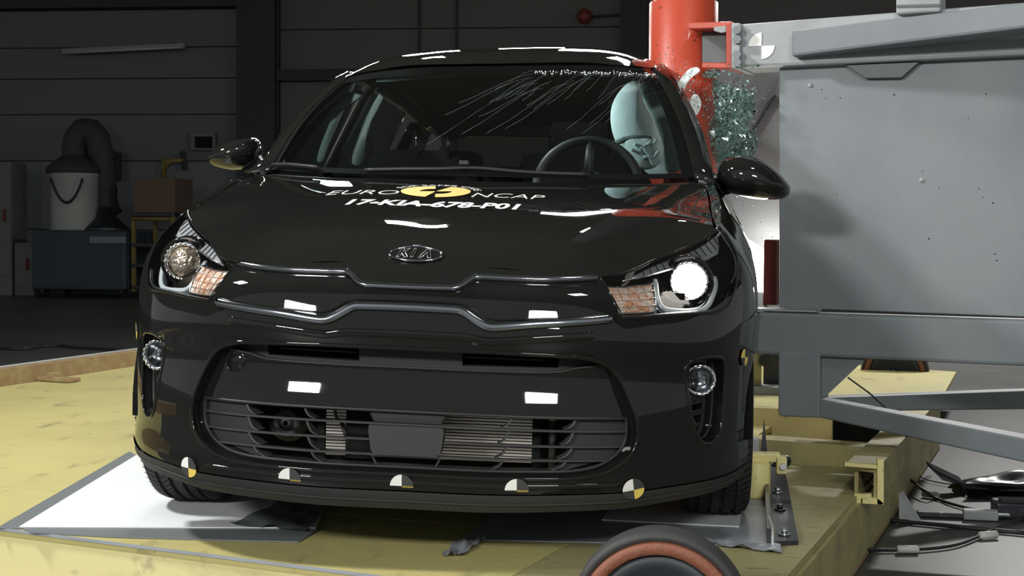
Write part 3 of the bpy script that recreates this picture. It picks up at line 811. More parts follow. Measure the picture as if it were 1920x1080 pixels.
def wrinkle(name, quad, nx, ny, amp, mat_, seed, z=.004, **kw):
    rnd = random.Random(seed); P = []
    ph = [(rnd.uniform(4, 22), rnd.uniform(4, 22), rnd.uniform(0, 6)) for _ in range(5)]
    for j in range(ny + 1):
        for i in range(nx + 1):
            s, t = i / nx, j / ny
            p = (quad[0] * (1 - s) + quad[1] * s) * (1 - t) + (quad[3] * (1 - s) + quad[2] * s) * t
            h = sum(math.sin(a * s + b_ * t + c) for a, b_, c in ph) / 5
            P.append((p.x, p.y, z + amp * max(0, h)))
    F = [(j * (nx + 1) + i, j * (nx + 1) + i + 1, (j + 1) * (nx + 1) + i + 1, (j + 1) * (nx + 1) + i) for j in range(ny) for i in range(nx)]
    nP = len(P); P2 = P + [(x, y, z_ - .0012) for x, y, z_ in P]; F2 = F + [tuple(i + nP for i in f)[::-1] for f in F]
    return mesh_obj(name, P2, F2, mat_, None, smooth=True, **kw)
wrinkle('plastic_film', [D(430, 990), D(575, 1000), D(610, 945), D(540, 940)], 14, 10, .02, M['tape'], 3, z=.009, label='crumpled grey film lying on the white sheet under the bumper', category='film')
g = slab('ground_sheet', [D(870, 1014), D(1452, 1026), D(1432, 862), D(1010, 872)], .001, .004, M['sheet_g']); tag(g, 'blue grey sheet under the right front wheel of the car', 'sheet')
g = slab('paper_strip', [D(1128, 979), D(1386, 992), D(1392, 958), D(1150, 950)], .0045, .008, M['sheet']); tag(g, 'narrow white paper strip on the grey sheet by the right tyre', 'paper')
wrinkle('plastic_film', [D(828, 1046), D(868, 1044), D(912, 1012), D(862, 1012)], 12, 8, .025, M['sheet_g'], 5, z=.006, label='small crumpled film corner lying at the left end of the grey sheet', category='film')
wrinkle('plastic_film', [D(1300, 1020), D(1466, 1040), D(1462, 1024), D(1310, 1015)], 16, 5, .018, M['sheet_g'], 9, z=.005, label='curled grey film edge in front of the steel angle plate', category='film')
# steel angle plate with bolts and the yellow clamp block beside the tyre
e = empty('angle_plate', tuple(D(1470, 960)), label='long dark steel angle plate with bolts beside the right front tyre', category='plate')
def rl(v): return Vector(v) - e.location
slab('base_leg', [rl(D(1446, 1024)), rl(D(1497, 1022)), rl(D(1468, 868)), rl(D(1440, 868))], .001, .012, M['steel'], e)
b = MB(); A_ = rl(D(1446, 1024)); B_ = rl(D(1438, 868)); b.prism([tuple(A_ + Vector((0, 0, .01))), tuple(B_ + Vector((0, 0, .01))), tuple(B_ + Vector((0, 0, .055))), tuple(A_ + Vector((0, 0, .045)))], (-.012, 0, 0)); b.build('upright_leg', M['steel'], e)
b = MB(); b.prism([tuple(A_ + Vector((-.0, -.003, .0))), tuple(A_ + Vector((.0, .16, .0))), tuple(A_ + Vector((.0, .16, .05))), tuple(A_ + Vector((.0, -.003, .05)))], (.006, 0, 0)); b.build('bright_edge', M['silver'], e, label='bare metal edge at the front end')
for p in ((1455, 880), (1458, 932), (1462, 965), (1470, 1012)):
    q = rl(D(*p)); b = MB(); b.cyl((q.x, q.y, .012), (q.x, q.y, .018), .016, 16); b.cyl((q.x, q.y, .018), (q.x, q.y, .03), .010, 6); b.build('bolt', M['silver'] if p[1] in (932, 1012) else M['steel'], e)
e = empty('clamp_block', tuple(D(1420, 935)), label='yellow clamp block with steel bolt bracket right of the front tyre', category='clamp')
b = MB(); q = rl(D(1419, 935)); b.lathe([(0, 0), (.038, 0), (.04, .01), (.04, .10), (.034, .108), (0, .108)], (q.x, q.y, .005), (0, 0, 1), 28); b.build('yellow_post', M['bright_y'], e)
b = MB(); b.bbox((q.x + .02, q.y + .02, .125), (.10, .06, .025), b=.004); b.bbox((q.x + .072, q.y, .105), (.03, .05, .05), b=.004); b.build('top_bracket', M['bright_y'], e)
b = MB(); b.cyl((q.x + .075, q.y - .04, .105), (q.x + .075, q.y - .01, .105), .011, 6); b.build('bolt', M['silver'], e)
b = MB(); b.bbox((q.x - .02, q.y + .10, .085), (.06, .03, .17), b=.004); b.build('grey_plate', M['frame_l'], e)
b = MB(); b.prism([(q.x + .015, q.y + .09, .13), (q.x + .035, q.y + .09, .13), (q.x + .025, q.y + .09, .23)], (0, .01, 0)); b.build('fin', M['steel'], e)
# winch fixture seen in the gap under the beam
e = empty('winch_fixture', tuple(D(1432, 736)), label='small steel winch fixture with dark plate standing on the sled behind the car', category='winch')
b = MB(); b.bbox((0, 0, .02), (.3, .25, .04), b=.006); b.build('foot', M['frame_l'], e)
b = MB(); b.bbox((.05, .05, .17), (.10, .05, .26), Matrix.Rotation(.1, 3, 'X'), b=.006); b.build('plate', M['steel'], e)
b = MB(); b.cyl((-.05, -.05, .04), (-.05, -.05, .22), .035, 16); b.build('spindle', M['beam_y'], e)
b = MB(); b.bbox((-.03, -.05, .235), (.15, .08, .035), b=.006); b.build('head', M['silver'], e)
b = MB(); b.cyl((-.0, -.1, .17), (-.0, -.03, .17), .03, 12); b.build('drum', M['steel'], e)

# ------------------------------------------------------------------ grey barrier frame
FN = Vector((-math.sin(math.radians(16.5)), -math.cos(math.radians(16.5)), 0))
FP0 = Vector(RA @ (ray(1461, 560) * 5.25) + WC)
def fp(px, py, off=0.0):
    """point on the frame's face plane; off > 0 comes towards the camera"""
    r = Vector(RA @ ray(px, py)); c = Vector(WC)
    t = ((FP0 + FN * off) - c).dot(FN) / r.dot(FN)
    return c + r * t
frame = empty('barrier_frame', (FP0.x, FP0.y, FZ), label='massive grey painted steel barrier frame with panel and beams, right side', category='barrier')
def fl_(v): return tuple(Vector(v) - frame.location)
def plate(name, px, off, dep, mat_, bev=.006, parent=None, **kw):
    """px outline on the face plane, extruded backwards, edges bevelled"""
    bm = bmesh.new(); P = [Vector(fl_(fp(*p, off))) for p in px]
    vf = [bm.verts.new(p) for p in P]; vb = [bm.verts.new(p - FN * dep) for p in P]; n = len(P)
    bm.faces.new(vf); bm.faces.new(vb[::-1])
    for i in range(n): bm.faces.new((vf[i], vf[(i + 1) % n], vb[(i + 1) % n], vb[i]))
    bmesh.ops.recalc_face_normals(bm, faces=bm.faces[:])
    if bev: bmesh.ops.bevel(bm, geom=bm.edges[:], offset=bev, segments=2, affect='EDGES', profile=.5)
    me = bpy.data.meshes.new(name); bm.to_mesh(me); bm.free(); me.materials.append(mat_)
    o = bpy.data.objects.new(name, me); link(o, parent or frame); return tag(o, **kw)
plate('face_panel', [(1461, 112), (2080, 88), (2080, 600), (1461, 577)], 0, .05, M['frame'], .003)
plate('bottom_beam', [(1420, 585), (2080, 606), (2080, 694), (1414, 664)], .04, .16, M['frame'], .012)
plate('ledge_plate', [(1405, 578), (1530, 582), (1530, 586), (1405, 583)], .03, .10, M['frame_l'], .002)
plate('corner_post', [(1459, 660), (1537, 662), (1537, 784), (1466, 781), (1459, 775)], .045, .16, M['frame'], .006)
plate('gusset', [(1541, 668), (1625, 670), (1549, 742), (1541, 744)], .01, .012, M['frame'], 0)
plate('top_beam', [(1386, 45), (2080, -8), (2080, 96), (1386, 128)], .06, .18, M['frame_l'], .012)
# channel that lies on the top beam and rises to the right
def hexbar(name, fa, fb, mat_, dep0, dep1, bev=.008):
    A4, B4 = fa, fb
    bm = bmesh.new(); P = [Vector(fl_(p)) for p in A4] + [Vector(fl_(p)) for p in B4]
    v = [bm.verts.new(p) for p in P]
    for f in [(0, 1, 2, 3), (7, 6, 5, 4), (0, 4, 5, 1), (1, 5, 6, 2), (2, 6, 7, 3), (3, 7, 4, 0)]: bm.faces.new([v[i] for i in f])
    bmesh.ops.recalc_face_normals(bm, faces=bm.faces[:])
    bmesh.ops.bevel(bm, geom=bm.edges[:], offset=bev, segments=2, affect='EDGES', profile=.5)
    me = bpy.data.meshes.new(name); bm.to_mesh(me); bm.free(); me.materials.append(mat_)
    o = bpy.data.objects.new(name, me); link(o, frame); return o
hexbar('upper_channel', [fp(1484, 57, .12), fp(1484, 106, .12), fp(1484, 106, .12) - FN * .06, fp(1484, 57, .12) - FN * .06],
       [fp(2060, -12, .34), fp(2060, 36, .34), fp(2060, 36, .34) - FN * .2, fp(2060, -12, .34) - FN * .2], M['frame'], 0, 0, .010)
plate('top_block', [(1680, -30), (1764, -34), (1764, 22), (1680, 27)], .10, .14, M['frame_l'], .008)
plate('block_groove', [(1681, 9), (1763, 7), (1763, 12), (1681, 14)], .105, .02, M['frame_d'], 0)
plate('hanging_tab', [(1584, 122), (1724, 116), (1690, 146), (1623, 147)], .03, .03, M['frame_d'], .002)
plate('mount_flange', [(1371, 43), (1387, 43), (1387, 128), (1371, 128)], .09, .22, M['frame_l'], .004)
for py in (57, 75, 103, 118):
    q = Vector(fl_(fp(1384, py, .09))); b = MB(); b.cyl(q, q + FN * .02, .016, 6); b.build('flange_bolt', M['frame'], frame)
# braces towards the floor
hexbar('lower_brace', [fp(1537, 748, .03), fp(1537, 783, .03), fp(1537, 783, -.09), fp(1537, 742, -.09)],
       [fp(2000, 838, .20), fp(2000, 884, .20), fp(2000, 884, .06), fp(2000, 828, .06)], M['frame'], 0, 0, .006)
hexbar('upper_brace', [fp(1545, 745, -.1), fp(1548, 772, -.1), fp(1548, 772, -.2), fp(1545, 741, -.2)],
       [fp(2000, 730, -1.1), fp(2000, 766, -1.1), fp(2000, 766, -1.25), fp(2000, 725, -1.25)], M['frame'], 0, 0, .006)
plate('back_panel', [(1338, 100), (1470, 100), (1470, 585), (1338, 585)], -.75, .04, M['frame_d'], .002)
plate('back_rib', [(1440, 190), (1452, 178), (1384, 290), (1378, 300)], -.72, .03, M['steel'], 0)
plate('back_upright', [(1560, 600), (1600, 600), (1600, 790), (1560, 790)], -.6, .05, M['frame_d'], .003) if False else None
# frame legs down to the floor, out of view at right
plate('rear_leg', [(1990, 600), (2080, 604), (2080, 960), (1990, 950)], .02, .16, M['frame'], .006)
# thin wire hanging at the gusset and target sticker
b = MB(); b.tube([fl_(fp(1590, 708, .02)), fl_(fp(1630, 737, -.05)), fl_(fp(1668, 772, -.1)), fl_(fp(1700, 820, -.1))], .003, 6); b.build('hanging_wire', M['cable'], frame)
tc = Vector(fl_(fp(1428, 86, .0625))); ux = Vector((-FN.y, FN.x, 0)); uz = Vector((0, 0, 1))
gm = M['frame_l']
def quad_sticker(name, c, ux, uz, nrm, r, mats4, parent, warp=None, rot=0.0, n=10, **kw):
    """round two-colour measuring target: four quadrant sectors"""
    vs = [c + nrm * .001]; fs = []; fm = []
    for k in range(4):
        for j in range(n + 1):
            a = rot + math.pi / 2 * (k + j / n); vs.append(c + (ux * math.cos(a) + uz * math.sin(a)) * r + nrm * .001)
        b0 = 1 + k * (n + 1)
        if mats4[k] is gm: continue
        for j in range(n): fs.append((0, b0 + j, b0 + j + 1)); fm.append(k)
    nv = len(vs); vs += [v - nrm * .002 for v in vs]
    for k in range(4):
        b0 = 1 + k * (n + 1)
        if mats4[k] is gm: continue
        for j in range(n): fs.append((b0 + j, b0 + j + 1, nv + b0 + j + 1, nv + b0 + j)); fm.append(k)
    if warp: vs = [warp(v) for v in vs]
    return mesh_obj(name, vs, fs, None, parent, mats=mats4, fmat=fm, **kw)
quad_sticker('target_sticker', tc, ux, uz, FN, .046, [gm, M['white_st'], gm, M['white_st']], frame, label='round grey and white quadrant target sticker')
b = MB()
rr = random.Random(4)
for _ in range(16):
    q = Vector(fl_(fp(rr.uniform(1475, 1900), rr.uniform(140, 560), .001))); r0 = rr.uniform(.0012, .003)
    b.lathe([(0, .001), (r0, .0005), (r0, 0)], q, FN, 8)
b.build('paint_chips', M['steel'], frame, kind='stuff')
for px, py in ((1519, 160), (1728, 338)):
    q = Vector(fl_(fp(px, py, .001))); b = MB(); b.lathe([(0, .006), (.006, .005), (.009, 0)], q, FN, 12); b.build('rivet', M['frame_l'], frame)
# thin floor behind seen under the beam: nothing to add, the hall floor runs on

# ------------------------------------------------------------------ rigid pole with its bracket
PX, PY, PR = .66, 2.11, .127
pole = empty('rigid_pole', (PX, PY, FZ), label='vertical red impact pole pressed into the side of the black car', category='pole')
ztop = float(wpt(1276, 4, y=PY)[2])
b = MB(); b.lathe([(0, ztop - FZ), (PR - .006, ztop - FZ), (PR, ztop - FZ - .006), (PR, -FZ + .002), (0, -FZ + .002)], (0, 0, 0), (0, 0, 1), 64); b.build('pole_tube', M['red'], pole)
def pl_(v): return tuple(Vector(v) - pole.location)
offb = -.02
def pplate(name, px, off, dep, mat_, **kw):
    o = plate(name, px, off, dep, mat_, .003, parent=pole, **kw)
    for v in o.data.vertices: v.co = v.co + frame.location - pole.location
    return o
pplate('bracket_arm', [(1290, 42), (1372, 40), (1372, 52), (1290, 54)], .05, .10, M['red'])
pplate('bracket_arm', [(1316, 117), (1366, 118), (1366, 128), (1316, 127)], .05, .10, M['red'])
pplate('bracket_flange', [(1361, 44), (1372, 44), (1372, 128), (1361, 128)], .07, .18, M['red_d'])
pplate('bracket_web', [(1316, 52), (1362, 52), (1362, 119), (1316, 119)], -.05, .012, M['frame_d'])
pplate('bracket_tag', [(1338, 50), (1362, 48), (1362, 60), (1352, 62), (1338, 58)], .052, .01, M['frame_l'])
b = MB(); b.cyl((0, 0, ztop - FZ), (0, 0, ztop - FZ + .8), PR * .97, 48); b.build('pole_extension', M['column'], pole)

# floodlight glowing behind the front wing, between car and barrier
q = fp(1412, 505, -.25)
fldl = empty('floodlight', tuple(q), label='glowing white floodlight in a red housing between car wing and grey barrier', category='lamp')
def ll_(v): return tuple(Vector(v) - fldl.location)
b = MB(); b.bbox(ll_(fp(1450, 510, -.28)), (.05, .12, .24), Matrix.Rotation(math.radians(-16), 3, 'Z'), b=.008); b.build('housing', M['red_h'], fldl)
b = MB(); P = [fp(1352, 420, -.25), fp(1437, 470, -.25), fp(1433, 548, -.25), fp(1352, 545, -.25)]; b.prism([ll_(p) for p in P], -FN * .02); b.build('lamp_glass', mat('flood_glass', (1, 1, 1), .3, emit=(1, 1, .97), es=9), fldl)
b = MB(); b.bbox(ll_(fp(1446, 563, -.28)), (.06, .04, .04), b=.004); b.cyl(ll_(fp(1437, 560, -.25)), ll_(fp(1437, 580, -.25)), .007, 8); b.build('bracket', M['silver'], fldl)
L = bpy.data.lights.new('flood_spill', 'POINT'); L.energy = 9; L.shadow_soft_size = .05; L.color = (1, .97, .9)
o = bpy.data.objects.new('flood_spill', L); link(o); o.location = tuple(Vector(fp(1405, 455, -.5)))

# ------------------------------------------------------------------ things on the floor at right
def G(px, py, h=.0): return Vector(wpt(px, py, z=FZ + h))
def cable(name, px, r, label, h=.01, n=.06):
    b = MB(); b.tube(smooth_loop([tuple(G(x, y, h + k)) for x, y, k in px], n, closed=False), r, 8)
    o = b.build(name, M['cable']); tag(o, label, 'cable'); return o
c1 = cable('sensor_cable', [(1706, 898, .04), (1722, 912, .03), (1740, 925, .02), (1752, 933, 0), (1790, 946, 0), (1840, 957, 0), (1925, 962, 0)], .006, 'black cable running from the sled edge past the first white marker')
c2 = cable('sensor_cable', [(1612, 1030, .02), (1650, 1031, 0), (1700, 1031, 0), (1780, 1024, 0), (1830, 1008, 0), (1880, 985, 0), (1925, 970, 0)], .006, 'black cable curving up across the lower right floor corner')
c3 = cable('sensor_cable', [(1655, 975, 0), (1720, 980, 0), (1800, 988, 0), (1925, 1000, 0)], .008, 'thick black cable lying straight behind the white wedge')
c4 = cable('thin_wire', [(1714, 888, 0), (1740, 900, 0), (1790, 908, 0), (1850, 898, 0)], .0025, 'thin grey wire curving towards the black sandbag')
for (x, y, a_, r0, lb) in ((1745, 927, .95, .011, 'white marker sleeve on the cable nearest the sled edge'), (1702, 1030, .15, .011, 'white marker sleeve on the lower cable, left one'), (1853, 1003, .5, .011, 'white marker sleeve on the lower cable, right one')):
    q = G(x, y, .015); d = Vector((math.cos(a_ * .8 if y > 950 else -.6), math.sin(a_ * .8 if y > 950 else -.6), 0)) * .035
    b = MB(); b.tube([q - d, q - d * .9, q + d * .9, q + d], [.009, r0 + .002, r0 + .002, .009], 10); o = b.build('cable_marker', M['cabtie']); tag(o, lb, 'marker', group='white cable markers')
e = empty('cable_connector', tuple(G(1838, 975)), label='grey plug connector with prongs joining cables on the floor', category='connector')
b = MB(); b.bbox((0, 0, .02), (.12, .05, .035), Matrix.Rotation(-.1, 3, 'Z'), b=.005); b.build('body', M['frame_l'], e)
b = MB(); b.bbox((-.13, .02, .014), (.18, .03, .022), Matrix.Rotation(-.1, 3, 'Z'), b=.004); b.build('sleeve', M['steel'], e)
for k in (-1, 0, 1):
    b = MB(); b.bbox((.075, k * .018, .022), (.05, .008, .01), b=.002); b.build('prong', M['silver'], e)
e = empty('junction_box', tuple(G(1905, 970)), label='dark junction box at the right picture edge where cables meet', category='box')
b = MB(); b.bbox((0, 0, .03), (.16, .12, .06), b=.008); b.build('housing', M['steel'], e)
b = MB(); b.bbox((0, -.02, .066), (.12, .08, .012), b=.003); b.build('lid', M['column'], e)
# white wedge
q = [G(1685, 980), G(1722, 980), G(1690, 948)]
b = MB(); p0 = G(1686, 980); p1 = G(1722, 982); top = p0 + Vector((.0, .02, .105))
b.add([tuple(p0), tuple(p1), tuple(top), tuple(p0 + Vector((.02, .05, 0))), tuple(p1 + Vector((.02, .05, 0))), tuple(top + Vector((.02, .03, 0)))], [(0, 1, 2), (5, 4, 3), (0, 3, 4, 1), (1, 4, 5, 2), (2, 5, 3, 0)])
o = b.build('wheel_wedge', M['frame_l']); tag(o, 'small pale triangular wedge standing on the floor beside the sled', 'wedge')
# black sandbag like cushion at the right edge
e = empty('floor_bag', tuple(G(1900, 925)), label='shiny black crumpled bag lying on the floor below the grey brace', category='bag')
bm = bmesh.new(); bmesh.ops.create_grid(bm, x_segments=20, y_segments=12, size=1)
rr = random.Random(2)
def bagpt(x, y, up):
    w = (1 - abs(x) ** 3) ** .5 * (1 - abs(y) ** 3) ** .5
    z = .07 * w * (1 + .18 * math.sin(4 * x + 3 * y) + .12 * math.sin(6 * y - 3 * x))
    return (x * .22 * (1 + .08 * math.sin(9 * y)), y * .12, max(.002, z) if up else .001)
vs = []; fs = []
nx, ny = 24, 14
for up in (1, 0):
    for j in range(ny + 1):
        for i in range(nx + 1): vs.append(bagpt(-1 + 2 * i / nx, -1 + 2 * j / ny, up))
for s_ in (0, 1):
    o_ = s_ * (nx + 1) * (ny + 1)
    for j in range(ny):
        for i in range(nx):
            f = (o_ + j * (nx + 1) + i, o_ + j * (nx + 1) + i + 1, o_ + (j + 1) * (nx + 1) + i + 1, o_ + (j + 1) * (nx + 1) + i); fs.append(f if s_ == 0 else f[::-1])
bm.free()
bagm = mat('bag_black', (.018, .02, .022), .28, spec=.6)
mesh_obj('bag_body', vs, fs, bagm, e, smooth=True)
b = MB(); b.prism([(-.2, -.06, .03), (-.32, -.10, .09), (-.28, -.02, .05), (-.33, .05, .10), (-.2, .05, .04)], (0, .01, .012)); b.build('bag_corner', bagm, e)
b = MB(); b.prism([(-.1, -.13, .01), (-.22, -.16, .04), (-.2, -.12, .0), (.1, -.15, .03), (.2, -.12, .01)], (0, .01, .02)); b.build('strap', bagm, e)

# ------------------------------------------------------------------ the car
car = empty('car', (0, 0, 0), (0, ROLL, 0), label='glossy black small hatchback with test lettering on its bonnet, struck by the pole', category='car')
# ---- outlines (u: metres round the body from the nose, v: height)
O_R = [(.2, .523), (.366, .519), (.421, .515), (.467, .499), (.501, .468), (.528, .414), (.546, .355), (.543, .309), (.518, .271), (.469, .239), (.403, .226), (.294, .2245)]
OL = smooth_loop(O_R + [(-u, v) for u, v in O_R[::-1]], .012, corner={0, 11, 12, 23})
HL_R = [(.449, .7195), (.50, .7195), (.56, .7195), (.627, .7195), (.762, .7195), (.902, .7195), (1.042, .7195), (1.075, .7195), (1.09, .708), (1.048, .684), (.97, .658), (.915, .634), (.868, .614), (.808, .606), (.724, .608), (.604, .611), (.50, .615)]
HLL = smooth_loop(HL_R, .012, corner={0, 7, 8, 16})
FOG_R = [(.693, .491), (.717, .510), (.795, .516), (.842, .502), (.846, .426), (.836, .338), (.815, .306), (.776, .294), (.74, .311), (.712, .374), (.697, .444)]
FOGL = smooth_loop(FOG_R, .01)
BP_R = [(0, .188), (.95, .188), (1.0, .20), (1.02, .26), (1.03, .32), (1.035, .40), (1.06, .50), (1.075, .58), (1.06, .6865)]
# bumper cover outline: bottom, side split, along the headlamp underside, nose edge
def hl_under():  # headlamp outline from its outer to its inner corner, along the bottom
    i0 = max(range(len(HLL)), key=lambda i: (HLL[i][0] < 1.062) * 1 + (HLL[i][0] if HLL[i][1] < .7 and HLL[i][0] < 1.062 else 0))
    return [p for p in HLL[i0:]] + [HLL[0]]
und = hl_under()
right = resample([(0, .188)] + BP_R[1:-1] + [und[0]], .014, False)[:-1] + und + resample([(.445, .7195), (0, .7195)], .014, False)[:-1]
left = [(-u, v) for u, v in right[::-1]]
outer = right + [(0, .7195)] + left[:-1]
bumper = panel('bumper_cover', outer, [OL, FOGL, mir(FOGL)], M['paint'], car, g=.016)
b = MB(); strip('x', OL, 0, .045, None, None, mb=b); strip('x', FOGL, 0, .04, None, None, mb=b); strip('x', mir(FOGL), 0, .04, None, None, mb=b)
b.build('bumper_rims', M['gloss'], bumper)
# matte valence and lower lip
val = resample([(-1.0, .142), (1.0, .142)], .02, False) + resample([(1.0, .186), (-1.0, .186)], .02, False)
lip = panel('lower_valance', val, [], M['matte'], car, g=.02, d=-.004)
b = MB(); bar([(u, .163) for u in np.linspace(-.95, .95, 90)], .004, .004, -.003, mb=b)
ln_ = [(u, .145) for u in np.linspace(-1.0, 1.0, 90)]
strip('x', ln_, -.004, .09, None, None, closed=False, mb=b); b.build('valance_edge', M['matte'], lip)
# intake surround, slot and mesh opening
SLOT = [(0, .5125), (.17, .512), (.371, .508), (.44, .501), (.472, .492), (.44, .487), (.40, .483), (.359, .476), (.17, .473), (0, .473)]
SLOTF = smooth_loop(SLOT[:-1] + [(0, .473)] + [(-u, v) for u, v in SLOT[-2:0:-1]], .012, corner={0, 4, 9, 14})
LOW = [(0, .373), (.3, .373), (.530, .373), (.533, .355), (.529, .312), (.505, .279), (.461, .251), (.40, .2385), (.294, .2365), (0, .2365)]
LOWL = smooth_loop(LOW + [(-u, v) for u, v in LOW[-2:0:-1]], .012, corner={2, 16})
OS = [(u * 1.004, v + (.002 if v > .4 else -.002)) for u, v in OL]
sur = panel('intake_surround', OS, [SLOTF, LOWL], M['gloss'], car, g=.018, d=.030)
b = MB(); strip('x', SLOTF, .030, .06, None, None, mb=b); strip('x', LOWL, .030, .085, None, None, mb=b); b.build('opening_walls', M['matte'], sur)
b = MB(); bar(SLOTF, .006, .003, .030, closed=True, mb=b); bar(LOWL, .008, .004, .030, closed=True, mb=b); b.build('opening_beads', M['satin'], sur)
b = MB(); bar(OL, .010, .0035, 0, closed=True, mb=b); b.build('intake_bead', M['gloss'], bumper)
# panel behind the slot with two dark vents and their ribs
HV = [(.125, .506), (.365, .503), (.362, .480), (.125, .478)]
HVf = resample(HV, .012)
SB = [(u * 1.02, v + (.004 if v > .49 else -.004)) for u, v in SLOTF]
slotp = panel('slot_panel', SB, [HVf, mir(HVf)], M['matte'], car, g=.02, d=.052)
for sg in (1, -1):
    b = MB(); strip('x', HVf if sg > 0 else mir(HVf), .052, .085, None, None, mb=b); b.build('vent_wall', M['satin'], slotp)
for sg in (1, -1):
    b = MB(); bar([(sg * u, .4905) for u in np.linspace(.13, .33, 14)], .006, .01, .064, mb=b); b.build('slot_rib', M['satin'], slotp)
b = MB(); b.box((0, .16, .49), (1.0, .02, .06)); b.build('slot_back', M['dark'], slotp)
# grille: slats, slanting dividers, closed outer cells, plate in the middle
def xend(v): # half width of the mesh opening at a height
    pts = [p for p in LOWL if p[0] > .2]; return max(np.interp(v, *zip(*sorted((q[1], q[0]) for q in pts[len(pts) // 4:] if q[0] > .35))), .3)
gr = empty('lower_grille', (0, 0, 0)); gr.parent = car
for v_, ue in ((.3395, .530), (.301, .520), (.2645, .482)):
    b = MB(); L_ = [(u, v_) for u in np.linspace(-ue, ue, 70)]
    A_, N_ = S(L_, .030); B_, _ = S(L_, .056); k = len(L_); up = np.array([0, 0, .0024])
    vs = list(A_ + up) + list(A_ - up) + list(B_ - up * .6 - [0, 0, .001]) + list(B_ + up * .6 - [0, 0, .001])
    fs = [(a * k + i, a * k + i + 1, ((a + 1) % 4) * k + i + 1, ((a + 1) % 4) * k + i) for a in range(4) for i in range(k - 1)]
    b.add(vs, fs, False); b.build('slat', M['grey_pl'], gr)
rows = [(.373, .343), (.336, .3045), (.298, .268), (.261, .238)]
divs = [[(.092, .079)] * 4, [(.250, .235), (.243, .228), (.240, .222), (.230, .213)], [(.405, .388), (.398, .382), (.396, .375), (.382, .358)]]
for dv in divs[1:]:
    for (v0, v1), (u0, u1) in zip(rows, dv):
        for sg in (1, -1):
            L_ = smooth_loop([(sg * u0, v0), (sg * (u0 * .6 + u1 * .4), (v0 + v1) / 2), (sg * (u1 + .002), v1 + .006), (sg * (u1 - .01), v1)], .006, closed=False)
            b = MB(); A_, N_ = S(L_, .033); B_, _ = S(L_, .070); k = len(L_); w = np.array([.0028, 0, 0])
            vs = list(A_ - w) + list(A_ + w) + list(B_ + w) + list(B_ - w)
            b.add(vs, [(a * k + i, a * k + i + 1, ((a + 1) % 4) * k + i + 1, ((a + 1) % 4) * k + i) for a in range(4) for i in range(k - 1)]); b.build('divider', M['grey_pl'], gr)
for sg in (1, -1):
    for i, (v0, v1) in enumerate(rows):
        ut, ub_ = divs[2][i]
        e0 = np.interp(v0, [.237, .251, .279, .312, .355, .373], [.33, .461, .505, .529, .533, .531]) + .004
        e1 = np.interp(v1, [.237, .251, .279, .312, .355, .373], [.36, .461, .505, .529, .533, .531]) + .004
        lp = [(ut, v0 + .003), (e0, v0 + .003), (e1, v1 - .003), (ub_, v1 - .003)]
        lp = resample(lp if sg > 0 else mir(lp), .012); o = panel('closed_cell', lp, [], M['matte'], gr, g=.015, d=.043)
PLT = smooth_loop([(-.088, .336), (.088, .336), (.090, .325), (.083, .275), (.074, .2645), (-.074, .2645), (-.083, .275), (-.090, .325)], .01, corner={0, 1, 2, 3, 4, 5, 6, 7})
b = MB(); V, F = tri(PLT, [], .02); P0, _ = S(V, .024); b.add(P0, [tuple(f) for f in F]); strip('x', PLT, .024, .06, None, None, mb=b); b.build('centre_plate', M['grey_pl'], gr)
PL2 = resample([(-.094, .374), (.094, .374), (.080, .343), (-.080, .343)], .012)
b = MB(); V, F = tri(PL2, [], .02); P0, _ = S(V, .040); b.add(P0, [tuple(f) for f in F]); strip('x', PL2, .034, .06, None, None, mb=b); b.build('upper_plate', M['satin'], gr)
PL3 = resample([(-.082, .2615), (.082, .2615), (.070, .238), (-.070, .238)], .012)
b = MB(); bar(PL3, .006, .006, .036, closed=True, mb=b); b.build('lower_frame', M['grey_pl'], gr)
# behind the grille: radiator with fins, horn, duct, beam
yr = .20
def cb(px, py, y=yr): return Vector(cpt(px, py, y=y))
rad = empty('radiator', (0, 0, 0)); rad.parent = car
xa, xb = cb(613, 800).x, cb(999, 800).x; zt_, zb_ = cb(900, 766).z, cb(900, 864).z
b = MB(); b.box(((xa + xb) / 2, yr + .02, (zt_ + zb_) / 2), (xb - xa, .02, zt_ - zb_)); b.build('core', M['cab_dark'], rad)
b = MB(); n = 17
for i in range(n): 
    z = zb_ + (zt_ - zb_) * (i + .5) / n; b.box(((xa + xb) / 2, yr, z), (xb - xa, .02, (zt_ - zb_) / n * .62))
b.build('fins', M['rad'], rad, kind='stuff')
b = MB(); b.box((xb + .012, yr, (zt_ + zb_) / 2), (.02, .03, zt_ - zb_ + .02)); b.build('end_tank', M['cab_dark'], rad)
b = MB(); b.box((xa - .012, yr, (zt_ + zb_) / 2), (.02, .03, zt_ - zb_ + .02)); b.build('end_tank', M['cab_dark'], rad)
b = MB(); q = cb(1037, 770, .17); b.cyl(q, q - Vector((0, 0, .16)), .009, 12); b.build('coolant_pipe', M['matte'], rad)
b = MB(); q = cb(1036, 787, .16); b.lathe([(.0, 0), (.012, 0), (.014, .03), (0, .03)], q, (0, 0, 1), 16); b.build('pipe_cap', M['silver'], rad)
b = MB()
for x0, x1, z0, z1 in ((cb(690, 800).x, cb(702, 800).x, zb_, zt_), (cb(655, 800).x, cb(690, 800).x, zb_, zt_)): b.box(((x0 + x1) / 2, yr - .03, (z0 + z1) / 2), (x1 - x0, .02, z1 - z0))
b.build('duct_wall', M['cab_dark'], rad)
q = cb(537, 793, .14); b = MB(); b.lathe([(.006, -.01), (.012, -.012), (.016, 0), (.026, .004), (.030, -.006), (.034, -.004), (.036, .012), (.048, .016), (.050, .035), (0, .04)], q, (0, 1, 0), 32)
b.build('horn', M['satin'], car)
